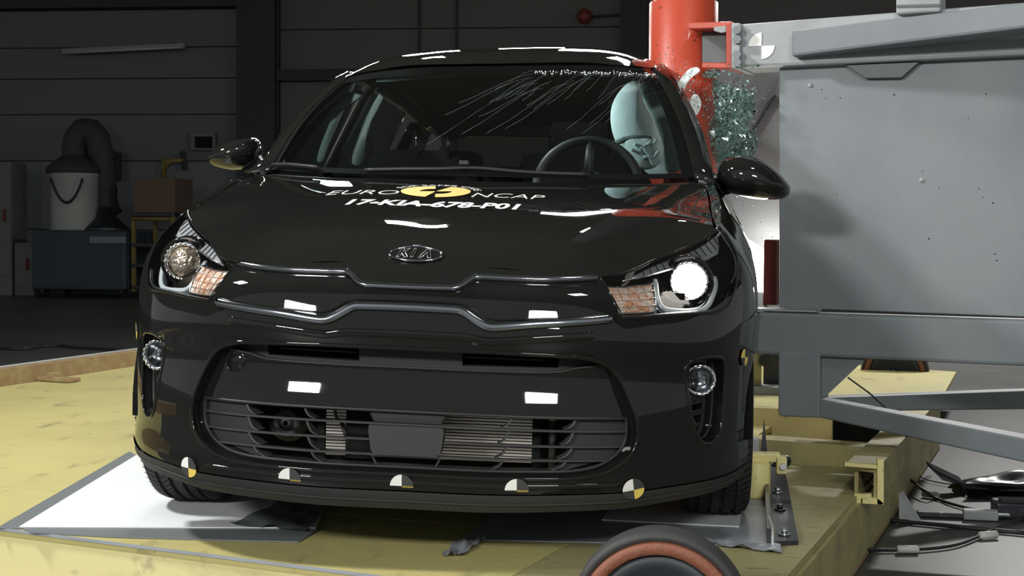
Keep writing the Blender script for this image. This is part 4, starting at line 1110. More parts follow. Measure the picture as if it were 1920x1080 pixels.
b = MB(); b.tube([tuple(cb(643, 770, .17) + Vector((math.cos(a) * .02, 0, math.sin(a) * .03))) for a in np.linspace(.5, 4.6, 14)], .004, 8); b.tube([tuple(cb(640, 790, .17)), tuple(cb(648, 815, .17)), tuple(cb(655, 830, .16))], .005, 8); b.build('hose_loop', M['cable'], car)
b = MB(); b.box((0, .32, .40), (1.30, .03, .52)); b.box((0, 2.1, .36), (1.30, 3.3, .22)); b.build('underbody', M['dark'], car)

# ---- sill-to-belt side panels: wings, doors, rear quarter
uo = lambda y: float(np.interp(y, [c[1] for c in COLS[6:15]], UK[6:15]))
def arch(yc, r, zc, a0, a1, n=26): return [(uo(yc + r * math.cos(a)), zc + r * math.sin(a)) for a in np.linspace(a0, a1, n)]
for sg in (1, -1):
    fl2 = (lambda L_: L_) if sg > 0 else mir
    ar = [p for p in arch(.80, .35, .31, math.radians(160), math.radians(-12)) if p[0] > 1.0]
    head = [(p[0], p[1]) for p in HLL if p[0] > 1.058 and p[1] < .719][::-1]
    fen = [(1.077, .575), (1.062, .50), (1.040, .43)] + ar + [(uo(1.16), .22), (uo(1.25), .22), (uo(1.28), .5), (uo(1.25), .7195)]
    fen = fen[::-1]
    hd = sorted([p for p in HLL if p[0] > 1.064], key=lambda p: -p[1])
    fen = [p for p in fen if True]
    hdu = [p for p in hd if p[0] < 1.0905]
    fen_loop = resample([(uo(1.25), .7195), (1.0955, .7195)] + [(1.094, .708)] + [(1.066, .6895), (1.078, .58)] + fen[::-1][1:-1], .016)
    panel('front_wing', fl2(fen_loop), [], M['paint'], car, g=.03)
    drs = [(uo(1.262), .7195)] + [(uo(1.292), .5), (uo(1.262), .22)] + [(uo(2.20), .22), (uo(2.22), .5), (uo(2.20), .7195)]
    panel('front_door', fl2(resample(drs, .03)), [], M['paint'], car, g=.04)
    dr2 = [(uo(2.212), .7195), (uo(2.232), .5), (uo(2.212), .22), (uo(2.95), .22), (uo(3.0), .5), (uo(3.15), .7195)]
    panel('rear_door', fl2(resample(dr2, .03)), [], M['paint'], car, g=.05)
    ar2 = [(uo(3.40 + .36 * math.cos(a)), .31 + .36 * math.sin(a)) for a in np.linspace(math.radians(192), math.radians(-14), 24)]
    qt = [(uo(3.165), .7195), (uo(3.015), .5), (uo(2.965), .22)] + ar2 + [(4.35, .22), (5.2, .22), (5.2, .7195)]
    panel('rear_quarter', fl2(resample(qt, .04)), [], M['paint'], car, g=.06)

# ---- headlamps
for sg in (1, -1):
    m_ = (lambda L_: L_) if sg > 0 else mir
    lab = 'headlamp with its projector lens made to glow for a reflected lamp' if sg > 0 else 'headlamp with an unlit brownish projector lens'
    H = empty('headlight', (0, 0, 0), label=lab); H.parent = car
    ho = m_(HLL)
    dip = .052
    hb_ = panel('housing', ho, [], M['gloss'], H, g=.02, d=dip)
    b = MB(); strip('x', ho, .0, dip, None, None, mb=b); b.build('housing_wall', M['gloss'], hb_)
    panel('lens_cover', ho, [], M['lensg'], H, g=.018, d=-.001)
    b = MB(); bar(ho, .007, .003, 0, closed=True, mb=b); b.build('lens_frame', M['gloss'], H)
    b = MB(); L_ = [(sg * u, v) for u, v in [(.50, .619), (.604, .6155), (.724, .613), (.808, .611), (.866, .619), (.912, .638)]]
    bar(smooth_loop(L_, .012, closed=False), .009, .006, .012, mb=b); b.build('lower_trim', M['silver'], H)
    # projector
    c0 = np.array(uv(1297, 529)); 
    Pc, Nc = S([(sg * c0[0], c0[1])], .0); Pc = Vector(Pc[0]); ax = Vector((sg * .12, -1, .05)).normalized()
    if sg < 0: ax = Vector((.0, -1, .03)).normalized()
    Pc = Pc + Vector((0, .045, 0)) - Vector((sg * .008, 0, 0))
    b = MB(); prof = []
    for i in range(11):
        t = i / 10 * math.pi / 2; prof.append((.041 * math.sin(t), .022 * math.cos(t) - .004))
    b.lathe(prof, Pc, ax, 40); b.build('projector_lens', M['lens_glare'] if sg > 0 else M['bowl'], H)
    b = MB(); b.lathe([(.0415, -.012), (.042, .006), (.046, .012), (.050, .008), (.052, -.004), (.054, -.03)], Pc, ax, 48)
    pr_ = b.build('projector_ring', M['silver'], H)
    b = MB()
    u_ = ax.cross(Vector((0, 0, 1))).normalized(); w_ = ax.cross(u_)
    for k in range(22):
        a = 2 * math.pi * k / 22; q = Pc + (u_ * math.cos(a) + w_ * math.sin(a)) * .0475 + ax * .010
        b.lathe([(0, .005), (.0035, .0035), (.0045, 0)], q, ax, 8)
    b.build('ring_facets', M['chrome'], pr_, kind='stuff')
    b = MB(); b.lathe([(.054, -.026), (.060, -.002), (.066, -.008), (.070, -.035)], Pc, ax, 40, a0=0, a1=2 * math.pi); b.build('bezel', M['gloss'], H)
    # daytime light guide, a U under the projector
    U_ = [(.644, .694), (.630, .668), (.630, .645), (.645, .630), (.680, .623), (.735, .618), (.780, .618), (.812, .625), (.838, .638), (.875, .658), (.893, .672)]
    b = MB(); bar(smooth_loop([(sg * u, v) for u, v in U_], .008, closed=False), .0135, .006, .022, mb=b); b.build('light_guide', M['lightguide'], H)
    b = MB(); bar(smooth_loop([(sg * (u - .002), v - .001) for u, v in U_], .008, closed=False), .024, .004, .027, mb=b); b.build('guide_frame', M['dchrome'], H)
    # turn signal with its moulded ribs
    T_ = [(.466, .699), (.615, .6845), (.603, .622), (.50, .6285)]
    tl = resample(m_(T_), .01); ts = panel('turn_signal', tl, [], M['amber'], H, g=.01, d=.010)
    b = MB()
    for k in range(1, 4):
        t = k / 4; a_ = (T_[0][0] * (1 - t) + T_[3][0] * t, T_[0][1] * (1 - t) + T_[3][1] * t); c_ = (T_[1][0] * (1 - t) + T_[2][0] * t, T_[1][1] * (1 - t) + T_[2][1] * t)
        bar([(sg * (a_[0] + (c_[0] - a_[0]) * s), a_[1] + (c_[1] - a_[1]) * s) for s in np.linspace(0, 1, 8)], .004, .004, .010, mb=b)
    for k in range(1, 5):
        t = k / 5; a_ = (T_[0][0] * (1 - t) + T_[1][0] * t, T_[0][1] * (1 - t) + T_[1][1] * t); c_ = (T_[3][0] * (1 - t) + T_[2][0] * t, T_[3][1] * (1 - t) + T_[2][1] * t)
        bar([(sg * (a_[0] + (c_[0] - a_[0]) * s), a_[1] + (c_[1] - a_[1]) * s) for s in np.linspace(0, 1, 8)], .003, .003, .010, mb=b)
    b.build('signal_ribs', M['amber'], ts)
    b = MB(); bar(resample(m_(T_), .01), .006, .005, .012, closed=True, mb=b); b.build('signal_frame', M['dchrome'], H)
    # upper side strip
    ST = [(.515, .7095), (.60, .7045), (.70, .7015), (.802, .6985), (.90, .6965), (.975, .697), (1.05, .712), (1.03, .7165), (.90, .7165), (.762, .7165), (.65, .7165), (.57, .7155)]
    st = panel('side_strip', resample(m_(ST), .012), [], M['strip'], H, g=.012, d=.014)
    b = MB(); bar([(sg * u, v) for u, v in [(.515, .7085), (.60, .7035), (.70, .7005), (.802, .6975), (.90, .6955), (.975, .696)]], .004, .004, .012, mb=b); b.build('strip_edge', M['silver'], st)
    b = MB()
    for k in range(14):
        u = .60 + k * .032; bar([(sg * u, .7025), (sg * (u + .004), .716)], .0022, .002, .0135, mb=b)
    b.build('strip_ribs', M['gloss'], st)
# ---- fog lamps
for sg in (1, -1):
    m_ = (lambda L_: L_) if sg > 0 else mir
    Fg = empty('fog_lamp', (0, 0, 0)); Fg.parent = car
    fo = [(u, v) for u, v in m_(FOGL)]
    V1 = [(.733, .398), (.789, .402), (.786, .384), (.733, .380)]; V2 = [(.735, .371), (.786, .374), (.780, .350), (.735, .349)]; V3 = [(.737, .341), (.777, .343), (.768, .320), (.742, .321)]
    vents = [resample(m_(v), .008) for v in (V1, V2, V3)]
    pod = panel('pod', [(u, v) for u, v in fo], vents, M['gloss'], Fg, g=.012, d=.026)
    b = MB()
    for v in vents: strip('x', v, .026, .05, None, None, mb=b)
    b.build('vent_walls', M['gloss'], pod)
    b = MB()
    for v in vents: bar(v, .004, .002, .026, closed=True, mb=b)
    b.build('vent_beads', M['satin'], pod)
    P_, F_ = tri([(sg * .72, .30), (sg * .80, .30), (sg * .80, .41), (sg * .72, .41)][::sg], [], .02); Pb, _ = S(P_, .055)
    mesh_obj('vent_back', Pb, F_, M['dark'], pod)
    b = MB(); bar(fo, .010, .003, 0, closed=True, mb=b); b.build('pod_bead', M['gloss'], Fg)
    i_ = [(sg * .700, .487), (sg * .718, .502), (sg * .790, .506), (sg * .828, .496), (sg * .833, .430), (sg * .823, .345), (sg * .805, .315), (sg * .776, .305), (sg * .748, .318), (sg * .722, .378), (sg * .706, .444)]
    b = MB(); bar(smooth_loop(i_, .01), .006, .003, .026, closed=True, mb=b); b.build('inner_bead', M['satin'], Fg)
    c0 = np.array([sg * .762, .4575]); Pc, Nc = S([c0], .016); Pc = Vector(Pc[0]); ax = Vector((sg * .12, -1, 0)).normalized()
    b = MB(); b.lathe([(.030, -.02), (.031, .004), (.0345, .012), (.039, .010), (.042, -.008)], Pc, ax, 40); lr_ = b.build('lamp_ring', M['silver'], Fg)
    b = MB(); u_ = ax.cross(Vector((0, 0, 1))).normalized(); w_ = ax.cross(u_)
    for k in range(18):
        a = 2 * math.pi * k / 18; b.lathe([(0, .004), (.003, .0028), (.0038, 0)], Pc + (u_ * math.cos(a) + w_ * math.sin(a)) * .0365 + ax * .0105, ax, 8)
    b.build('ring_facets', M['chrome'], lr_, kind='stuff')
    b = MB(); b.lathe([(0, -.012), (.010, -.013), (.022, -.008), (.031, .002)], Pc, ax, 32); b.build('reflector', M['dchrome'], Fg)
    b = MB(); b.lathe([(0, .004), (.005, .002), (.007, -.004), (.007, -.012)], Pc, ax, 16); b.build('bulb_cap', M['silver'], Fg)
    b = MB(); b.lathe([(0, .008), (.015, .0075), (.031, .004)], Pc, ax, 32); b.build('lens', M['lensg'], Fg)
# ---- bright trim lines of the nose
def trim(pts, w, t, name, m__, d=0.0):
    L_ = smooth_loop([(-u, v) for u, v in pts[::-1]] + pts, .008, closed=False)
    b = MB(); bar(L_, w, t, d, mb=b, n=10); return b.build(name, m__, car)
trim([(.10, .6645), (.120, .670), (.140, .685), (.155, .692), (.206, .694), (.29, .698), (.365, .704), (.437, .711)], .017, .014, 'upper_grille_trim', M['dchrome'])
trim([(.116, .618), (.132, .614), (.165, .594), (.190, .583), (.214, .583), (.295, .594), (.369, .602), (.47, .614)], .022, .013, 'lower_grille_trim', M['dchrome'])
trim([(.116, .633), (.140, .629), (.172, .611), (.193, .602), (.216, .601), (.295, .607), (.369, .613), (.455, .621)], .005, .006, 'grille_crease', M['gloss'])
trim([(.13, .557), (.16, .553), (.190, .548), (.23, .551), (.33, .561), (.43, .572)], .018, .005, 'nose_crease', M['gloss'])
b = MB(); bar([(u, .207) for u in np.linspace(-.50, .50, 80)], .012, .005, 0, mb=b, n=10); b.build('lip_crease', M['gloss'], car)
for u, v, r in ((-.235, .549, .008), (.162, .545, .0085)):
    Pc, Nc = S([(u, v)]); b = MB(); b.lathe([(0, .003), (r * .7, .003), (r, .001), (r, -.002)], Vector(Pc[0]), Vector(Nc[0]), 20); b.build('parking_sensor', M['grey_pl'], car)
Pc, Nc = S([(-.445, .467)], .03); b = MB(); b.lathe([(0, .002), (.026, .002), (.028, -.001)], Vector(Pc[0]), Vector(Nc[0]), 32); b.lathe([(.026, .002), (.028, .0035), (.030, .001)], Vector(Pc[0]), Vector(Nc[0]), 32); b.build('tow_eye_cover', M['gloss'], car)

# ---- measuring targets stuck on the bumper and wings
wst, bst, yst = M['white_st'], M['black_st'], M['yellow_st']
def target(u, v, r, ms, label, rot=0, sx=1.0, fold=1.0):
    P0_, N0_ = S([(u, v)])
    vs = [(0, 0)]; fs = []; fm = []; n = 10
    for k in range(4):
        for j in range(n + 1):
            a = rot + math.pi / 2 * (k + j / n); vs.append((math.cos(a) * r * sx, math.sin(a) * r))
        b0 = 1 + k * (n + 1)
        for j in range(n): fs.append((0, b0 + j, b0 + j + 1)); fm.append(k)
    # stiff card: bends along u only a little, lies on the tangent plane
    P_, _ = S([(u + a, v) for a, c in vs], -.006); 
    tz = np.array([0, -.12, 1.0]); tz /= np.linalg.norm(tz)
    cs_ = np.array([c for a, c in vs]); low = np.minimum(cs_, 0)
    P_ = P_ + (cs_ - low * (1 - fold))[:, None] * tz - (low * (1 - fold))[:, None] * np.array([0, .8, 0])
    back = P_ + N0_ * -.0012
    nv = len(vs); allv = list(P_) + list(back)
    for k in range(4):
        b0 = 1 + k * (n + 1)
        for j in range(n): fs.append((b0 + j, b0 + j + 1, nv + b0 + j + 1, nv + b0 + j)); fm.append(k)
    return mesh_obj('target_sticker', allv, fs, None, car, mats=ms, fmat=fm, label=label)
for u in (-.548, -.270, -.002, .266, .536):
    # sectors: top right, top left, bottom left, bottom right
    target(u, .199 if abs(u) < .5 else .192, .0275, [bst, wst, bst, yst], 'round white, black and yellow quadrant target', rot=(.12 if u > .5 else 0), fold=(.4 if abs(u) < .5 else .85))
for sg in (1, -1): target(sg * .952, .508, .022, [bst, yst, bst, yst], 'small black and yellow quadrant target', sx=1)

# ---- bonnet, wing tops, cowl
edge2 = [(c[0], c[1]) for c in [tuple(p) for p in S([(u, .7195) for u in np.linspace(0, UK[7], 60)], tw=False)[0]]]
back = [(.702, 1.13), (.60, 1.06), (.45, .995), (.3, .957), (.15, .936), (0, .93)]
hr = edge2 + resample([(.722, .575), (.718, .70), (.714, .9)], .02, False)[1:] + resample([(.712, .95), *back], .02, False)
hr_full = hr + [(-x, y) for x, y in hr[-2:0:-1]]
hood = panel('bonnet', hr_full, [], M['paint'], car, g=.022, surf=HOOD)
rear_e = resample([(-x, y) for x, y in back][:-1] + back[::-1], .02, False)
b = MB(); strip('x', rear_e, 0, .012, None, None, closed=False, surf=HOOD, mb=b); b.build('bonnet_lip', M['paint'], hood)
for sg in (1, -1):
    ws_ = [(.732, .575)] + [(float(p[0]), float(p[1])) for p in S([(u, .7195) for u in np.linspace(UK[7] + .04, uo(1.25), 24)], tw=False)[0]] + [(.705, 1.26), (.706, 1.13), (.718, .95), (.722, .70)]
    ws_ = [(sg * x, y) for x, y in ws_][::sg]
    panel('wing_top', resample(ws_, .02), [], M['paint'], car, g=.02, surf=HOOD)
cw = [(-.70, 1.15), (-.60, 1.07), (-.45, 1.005), (-.3, .965), (0, .938), (.3, .965), (.45, 1.005), (.60, 1.07), (.70, 1.15), (.68, 1.235), (.55, 1.14), (.37, 1.06), (.2, 1.02), (0, 1.0), (-.2, 1.02), (-.37, 1.06), (-.55, 1.14), (-.68, 1.235)]
panel('cowl', resample(cw, .02), [], M['satin'], car, g=.03, surf=HOOD, d=.012)
# badge on the nose: oval ring and outlined letters
def HB(x, y, h=0.0):
    P_, N_ = HOOD([(x, y)]); return Vector(P_[0]) + Vector(N_[0]) * h
bc = (0.0, .0905)
bdg = empty('badge', (0, 0, 0)); bdg.parent = car
ov = [(bc[0] + .064 * math.cos(a), bc[1] + .022 * math.sin(a)) for a in np.linspace(0, 2 * math.pi, 49)[:-1]]
b = MB(); b.tube([tuple(HB(x, y, .004)) for x, y in ov], .0030, 8, closed=True); b.build('oval_ring', M['dchrome'], bdg)
b = MB(); V, F = tri(ov, [], .01); b.add([tuple(HB(x, y, .003)) for x, y in V], [tuple(f) for f in F]); b.build('backing', M['gloss'], bdg)
def letter(poly, ox, sc, hgt):
    return [(bc[0] + ox + p[0] * sc, bc[1] + (p[1] - .5) * hgt) for p in poly]
Kp = [(0, 0), (.22, 0), (.34, .45), (.62, 0), (.90, 0), (.58, .55), (1.0, 1), (.74, 1), (.42, .62), (.52, 1), (.28, 1)]
Ip = [(.0, 0), (.24, 0), (.42, 1), (.18, 1)]
Lp = [(-.1, 0), (.15, 0), (.52, .66), (.62, 0), (.88, 0), (.70, 1), (.44, 1)]
for poly, ox, sc in ((Kp, -.044, .030), (Ip, -.010, .024), (Lp, .012, .030)):
    b = MB(); L_ = resample(letter(poly, ox, sc, .026), .004); b.tube([tuple(HB(x, y, .0055)) for x, y in L_], .0011, 6, closed=True); b.build('letter', M['silver'], bdg)
# lettering on the bonnet
def text_mesh(txt, shear=0.0, bold=0.0):
    cu = bpy.data.curves.new('t', 'FONT'); cu.body = txt; cu.shear = shear; cu.offset = bold; cu.resolution_u = 3
    o = bpy.data.objects.new('t', cu); COL.objects.link(o); dg = bpy.context.evaluated_depsgraph_get(); me = o.evaluated_get(dg).to_mesh()
    V = np.array([v.co[:2] for v in me.vertices]); F = [tuple(p.vertices) for p in me.polygons]
    o.evaluated_get(dg).to_mesh_clear(); bpy.data.objects.remove(o); bpy.data.curves.remove(cu); return V, F
def put_text(txt, x0, x1, y0, y1, mt, name, skew=0.0, arc=None, shear=0.0, bold=0.0):
    V, F = text_mesh(txt, shear, bold); lo = V.min(0); hi = V.max(0); V = (V - lo) / (hi - lo)
    if arc is None: X = x0 + (x1 - x0) * V[:, 0]; Y = y0 + (y1 - y0) * V[:, 1] + skew * (V[:, 0] - .5)
    else:
        cx, cy, r0, hgt, a0, a1 = arc; A = a0 + (a1 - a0) * V[:, 0]; R_ = r0 + hgt * V[:, 1]; X = cx + R_ * np.cos(A); Y = cy + R_ * np.sin(A)
    P_, N_ = HOOD(np.c_[X, Y]); P_ = P_ + N_ * .0025
    return mesh_obj(name, P_, F, mt, hood)
LW = M['letter']
put_text('17-KIA-678-P01', -.255, .210, .432, .508, LW, 'decal_text', shear=.12, bold=.034)
put_text('EURO', -.345, -.145, 0.588, .655, LW, 'decal_text', shear=.15, bold=-.008)
put_text('NCAP', .062, .262, 0.588, .655, LW, 'decal_text', shear=.15, bold=-.008)
cx_, cy_, rd = -.048, .665, .098
def disc(a0, a1, r0, r1, mt, name):
    n = max(8, int(abs(a1 - a0) / .12)); vs = []; fs = []
    for i in range(n + 1):
        a = a0 + (a1 - a0) * i / n
        for j in range(4): r = r0 + (r1 - r0) * j / 3; vs.append((cx_ + r * math.cos(a), cy_ + r * math.sin(a)))
    for i in range(n):
        for j in range(3): fs.append((i * 4 + j, i * 4 + j + 1, i * 4 + j + 5, i * 4 + j + 4))
    P_, N_ = HOOD(vs); return mesh_obj(name, P_ + N_ * .0025, fs, mt, hood)
disc(math.radians(-82), math.radians(72), .045, rd, M['letter_y'], 'decal_emblem')
disc(math.radians(100), math.radians(262), .045, rd, M['letter_y'], 'decal_emblem')
disc(math.radians(10), math.radians(72), .004, .045, M['letter_y'], 'decal_emblem')
disc(math.radians(190), math.radians(262), .004, .045, M['letter_y'], 'decal_emblem')
put_text('FOR SAFER CARS', 0, 0, 0, 0, LW, 'decal_text', arc=(cx_, cy_, .108, .022, math.radians(160), math.radians(15)), bold=.0)

# ---- greenhouse
wg = resample([(-1, 0), (1, 0), (1, 1), (-1, 1)], .04)
panel('windscreen', wg, [], M['wind'], car, g=.05, surf=WIND)
wsc = bpy.data.objects['windscreen']
def frit(a0, a1, b0, b1, n=16, m__=6):
    b = MB(); vs = []; fs = []
    q = [(a0 + (a1 - a0) * i / n, b0 + (b1 - b0) * j / m__) for j in range(m__ + 1) for i in range(n + 1)]
    P_, _ = WIND(q, .004); b.add(P_, [(j * (n + 1) + i, j * (n + 1) + i + 1, (j + 1) * (n + 1) + i + 1, (j + 1) * (n + 1) + i) for j in range(m__) for i in range(n)]); return b
frit(-1, 1, 0, .035, 40, 2).build('frit_band', M['cab_dark'], wsc); frit(-1, 1, .90, 1, 40, 2).build('frit_band', M['cab_dark'], wsc)
frit(.93, 1, 0, 1, 2, 20).build('frit_band', M['cab_dark'], wsc); frit(-1, -.97, 0, 1, 2, 20).build('frit_band', M['cab_dark'], wsc)
# crack lines running from the struck upper corner
rr = random.Random(11); b = MB()
for k in range(30):
    s0_, t0_ = rr.uniform(.15, .95), rr.uniform(.72, .93); L0 = rr.uniform(.12, .42); sl = rr.uniform(.9, 1.5)
    pts = [(s0_ - L0 * f * 1.0, t0_ - L0 * f * sl + .03 * math.sin(5 * f)) for f in np.linspace(0, 1, 6)]
    pts = [p for p in pts if p[1] > .05]
    if len(pts) > 2: P_, _ = WIND(pts, -.0005); b.tube([tuple(p) for p in P_], .0002, 4)
b.build('cracks', mat('crack_line', (.35, .42, .40), .5), wsc, kind='stuff')
b = MB()
for k in range(150):
    s0_, t0_ = rr.uniform(.22, 1), .90 + rr.gauss(0, .012); P_, _ = WIND([(s0_, min(t0_, .99))], -.003); r0 = rr.uniform(.001, .0028)
    b.box(tuple(P_[0]), (r0 * 1.6, r0, r0), Matrix.Rotation(rr.uniform(0, 3), 3, 'Y'))
b.build('glass_crumbs', M['shard_w'], wsc, kind='stuff')
# roof skin
hdr = WIND([(s, 1) for s in np.linspace(-1, 1, 25)])[0]
hdr_xy = [(float(x), float(y)) for x, y in zip([-.52 + 1.04 * i / 24 for i in range(25)], np.interp(np.abs(np.linspace(-1, 1, 25)), [0, .25, .5, .75, 1], [1.50, 1.508, 1.53, 1.575, 1.645]))]
rs = hdr_xy + resample([(.545, 1.75), (.572, 1.9), (.588, 2.2), (.592, 2.9), (.57, 3.5), (.5, 3.72), (0, 3.78), (-.5, 3.72), (-.57, 3.5), (-.592, 2.9), (-.588, 2.2), (-.572, 1.9), (-.545, 1.75)], .03, False)
roof = panel('roof', rs, [], M['paint'], car, g=.035, surf=ROOF)
b = MB(); P_, _ = ROOF([(0, 3.4)]); p = Vector(P_[0]); b.tube([p, p + Vector((0, .05, .03)), p + Vector((0, .12, .05))], [.02, .012, .004], 10); b.build('antenna', M['satin'], roof)
# pillars: lofted strips between an inner and an outer line
def loft(name, A_, B_, bulge, m__, parent=car, n=8, back=.03, tw=True):
    b = MB(); vs = []; N_ = len(A_)
    for a, c in zip(A_, B_):
        a = Vector(a); c = Vector(c); mid = (a + c) / 2; out = Vector(bulge)
        for k in range(n + 1):
            t = k / n; vs.append(a.lerp(c, t) + out * (4 * t * (1 - t)))
        for k in range(n, -1, -1):
            t = k / n; vs.append(a.lerp(c, t) - out.normalized() * back * (1 if 0 < k < n else .2))
    w = 2 * n + 2; fs = []
    for i in range(N_ - 1):
        for k in range(w): fs.append((i * w + k, i * w + (k + 1) % w, (i + 1) * w + (k + 1) % w, (i + 1) * w + k))
    fs.append(tuple(range(w))); fs.append(tuple((N_ - 1) * w + k for k in range(w))[::-1])
    b.add(vs, fs, True); return b.build(name, m__, parent)
PO = [(.737, 1.20, .975), (.728, 1.32, 1.03), (.705, 1.42, 1.12), (.668, 1.52, 1.21), (.628, 1.62, 1.29), (.592, 1.72, 1.352), (.572, 1.85, 1.383), (.575, 2.0, 1.394)]
for sg in (1, -1):
    wi = WIND([(sg, t) for t in (0, .12, .32, .55, .76, .96)])[0]
    inn = [tuple(p) for p in wi] + [TW((sg * .535, 1.76, 1.378)), TW((sg * .55, 2.0, 1.402))]
    outl = [TW((sg * p[0], p[1], p[2])) for p in PO]
    loft('front_pillar', inn, outl, (sg * .008, -.006, .006), M['paint'])
    # roof rail and side window frame, B and C pillars
    rail_o = [TW((sg * x, y, z)) for x, y, z in [(.575, 2.0, 1.394), (.592, 2.4, 1.385), (.592, 2.9, 1.37), (.572, 3.4, 1.315), (.52, 3.72, 1.26)]]
    rail_i = [TW((sg * (x - .03), y, z + .012)) for x, y, z in [(.575, 2.0, 1.394), (.592, 2.4, 1.39), (.592, 2.9, 1.375), (.572, 3.4, 1.32), (.52, 3.72, 1.265)]]
    loft('roof_rail', rail_i, rail_o, (sg * .006, 0, .006), M['paint'])
    for nm, yb0, yb1, yt0, yt1, mm in (('centre_pillar', 2.18, 2.28, 2.22, 2.30, M['satin']), ('rear_pillar', 3.28, 3.75, 3.20, 3.60, M['paint'])):
        lo_ = [TW((sg * (.765 if y < 3.5 else .70), y, 1.0)) for y in (yb0, yb1)]; hi_ = [TW((sg * (.585 if y < 3.3 else .555), y, 1.375 if y < 3 else 1.31)) for y in (yt0, yt1)]
        A_ = [Vector(lo_[0]).lerp(Vector(hi_[0]), t) for t in np.linspace(0, 1, 5)]; B_ = [Vector(lo_[1]).lerp(Vector(hi_[1]), t) for t in np.linspace(0, 1, 5)]
        loft(nm, A_, B_, (sg * .008, 0, 0), mm)
    # belt ledge between door top and glass
    A_ = [TW((sg * x, y, z)) for x, y, z in [(.737, 1.2, .975), (.755, 1.6, .99), (.765, 2.0, .998), (.77, 2.4, 1.004), (.77, 2.9, 1.01), (.74, 3.4, 1.02), (.68, 3.8, 1.03)]]
    B_ = [TW((sg * (x - .05), y, z + .003)) for x, y, z in [(.737, 1.2, .975), (.755, 1.6, .99), (.765, 2.0, .998), (.77, 2.4, 1.004), (.77, 2.9, 1.01), (.74, 3.4, 1.02), (.68, 3.8, 1.03)]]
    loft('belt_ledge', A_, B_, (0, 0, .006), M['satin'])
    # side glass (the front one on the struck side is gone)
    def sideglass(name, pts):
        vs = [TW((sg * x, y, z)) for x, y, z in pts]; return mesh_obj(name, vs, [tuple(range(len(vs)))], M['sidegl'], car)
    if sg < 0: sideglass('side_window', [(.73, 1.36, .995), (.755, 2.17, 1.003), (.592, 2.21, 1.37), (.58, 1.86, 1.365), (.64, 1.62, 1.26)])
    sideglass('rear_side_window', [(.757, 2.3, 1.006), (.755, 3.2, 1.012), (.59, 3.15, 1.345), (.595, 2.32, 1.37)])
vs = [TW(p) for p in [(-.66, 3.84, 1.03), (.66, 3.84, 1.03), (.50, 3.735, 1.275), (-.50, 3.735, 1.275)]]
mesh_obj('rear_window', vs, [(0, 1, 2, 3)], M['sidegl'], car)
b = MB(); b.bbox((0, 3.735, 1.30), (1.04, .03, .07), b=.01); b.build('tailgate_header', M['satin'], car)
b = MB(); b.add([TW(p) for p in [(-.68, 3.80, 1.03), (.68, 3.80, 1.03), (.5, 3.98, 1.02), (.0, 4.02, 1.02), (-.5, 3.98, 1.02)]], [(0, 1, 2, 3, 4)]); b.build('tailgate_ledge', M['paint'], car)

# ---- cabin
cabn = lambda px, py, y: Vector(cpt(px, py, y=y))
b = MB(); vs = []
for y, z, w in ((1.02, .93, .62), (1.2, .945, .66), (1.42, .955, .68), (1.52, .90, .68), (1.55, .70, .68)):
    vs += [(-w, y, z), (0, y - .12 * (y < 1.3), z + .003), (w, y, z)]
b.add(vs, [(i * 3 + j, i * 3 + j + 1, (i + 1) * 3 + j + 1, (i + 1) * 3 + j) for i in range(4) for j in range(2)], True); b.build('dashboard', M['cab_dark'], car)
b = MB(); b.bbox((.36, 1.47, .965), (.36, .14, .05), b=.02); b.build('instrument_hood', M['cab_dark'], car)
b = MB(); b.box((0, 2.3, .5), (1.4, 2.8, .02)); b.box((0, 3.5, .85), (1.30, .06, .4)); b.build('cabin_floor', M['cab_dark'], car)
# linings of doors seen dark behind the glass
for sg in (1, -1):
    b = MB(); P = [(sg * .70, 1.3, .55), (sg * .70, 1.9, .55), (sg * .72, 3.3, .55), (sg * .72, 3.3, .99), (sg * .71, 1.9, .985), (sg * .70, 1.3, .97)]; b.add([TW(p) for p in P], [tuple(range(6))]); b.build('door_lining', M['cab_dark'], car)
b = MB(); n = 14
def rfl(x, y): 
    P_, N_ = ROOF([(x, y)]); return Vector(P_[0]) - Vector(N_[0]) * .03
g2 = [[rfl(x, y) for x in np.linspace(-.52, .52, 9)] for y in np.linspace(1.70, 3.71, 12)]
b.add([p for r in g2 for p in r], [(i * 9 + j, i * 9 + j + 1, (i + 1) * 9 + j + 1, (i + 1) * 9 + j) for i in range(11) for j in range(8)], True); b.build('headliner', M['cab_dark'], car)
# steering wheel
c_ = cabn(1102, 352, 1.66); R_ = .178
st = empty('steering_wheel', (0, 0, 0)); st.parent = car
ax = Vector((0, -.93, .36)).normalized(); u_ = Vector((1, 0, 0)); w_ = ax.cross(u_)
b = MB(); b.tube([c_ + (u_ * math.cos(a) + w_ * math.sin(a)) * R_ for a in np.linspace(0, 2 * math.pi, 65)[:-1]], .0155, 12, closed=True); b.build('rim', M['leather'], st)
b = MB(); b.lathe([(0, .01), (.05, .008), (.07, -.01), (.07, -.04), (0, -.05)], c_, ax, 28); b.build('hub', M['leather'], st)
for a in (.15, math.pi - .15, -math.pi / 2):
    d = (u_ * math.cos(a) - w_ * math.sin(a)); b = MB(); b.tube([c_ + d * .05, c_ + d * R_], [.02, .012], 8); b.build('spoke', M['leather'], st)
b = MB(); b.cyl(c_ - ax * .03, c_ - ax * -.0 - Vector((0, .18, .05)) * 1, .03, 12); b.build('column', M['cab_dark'], st)
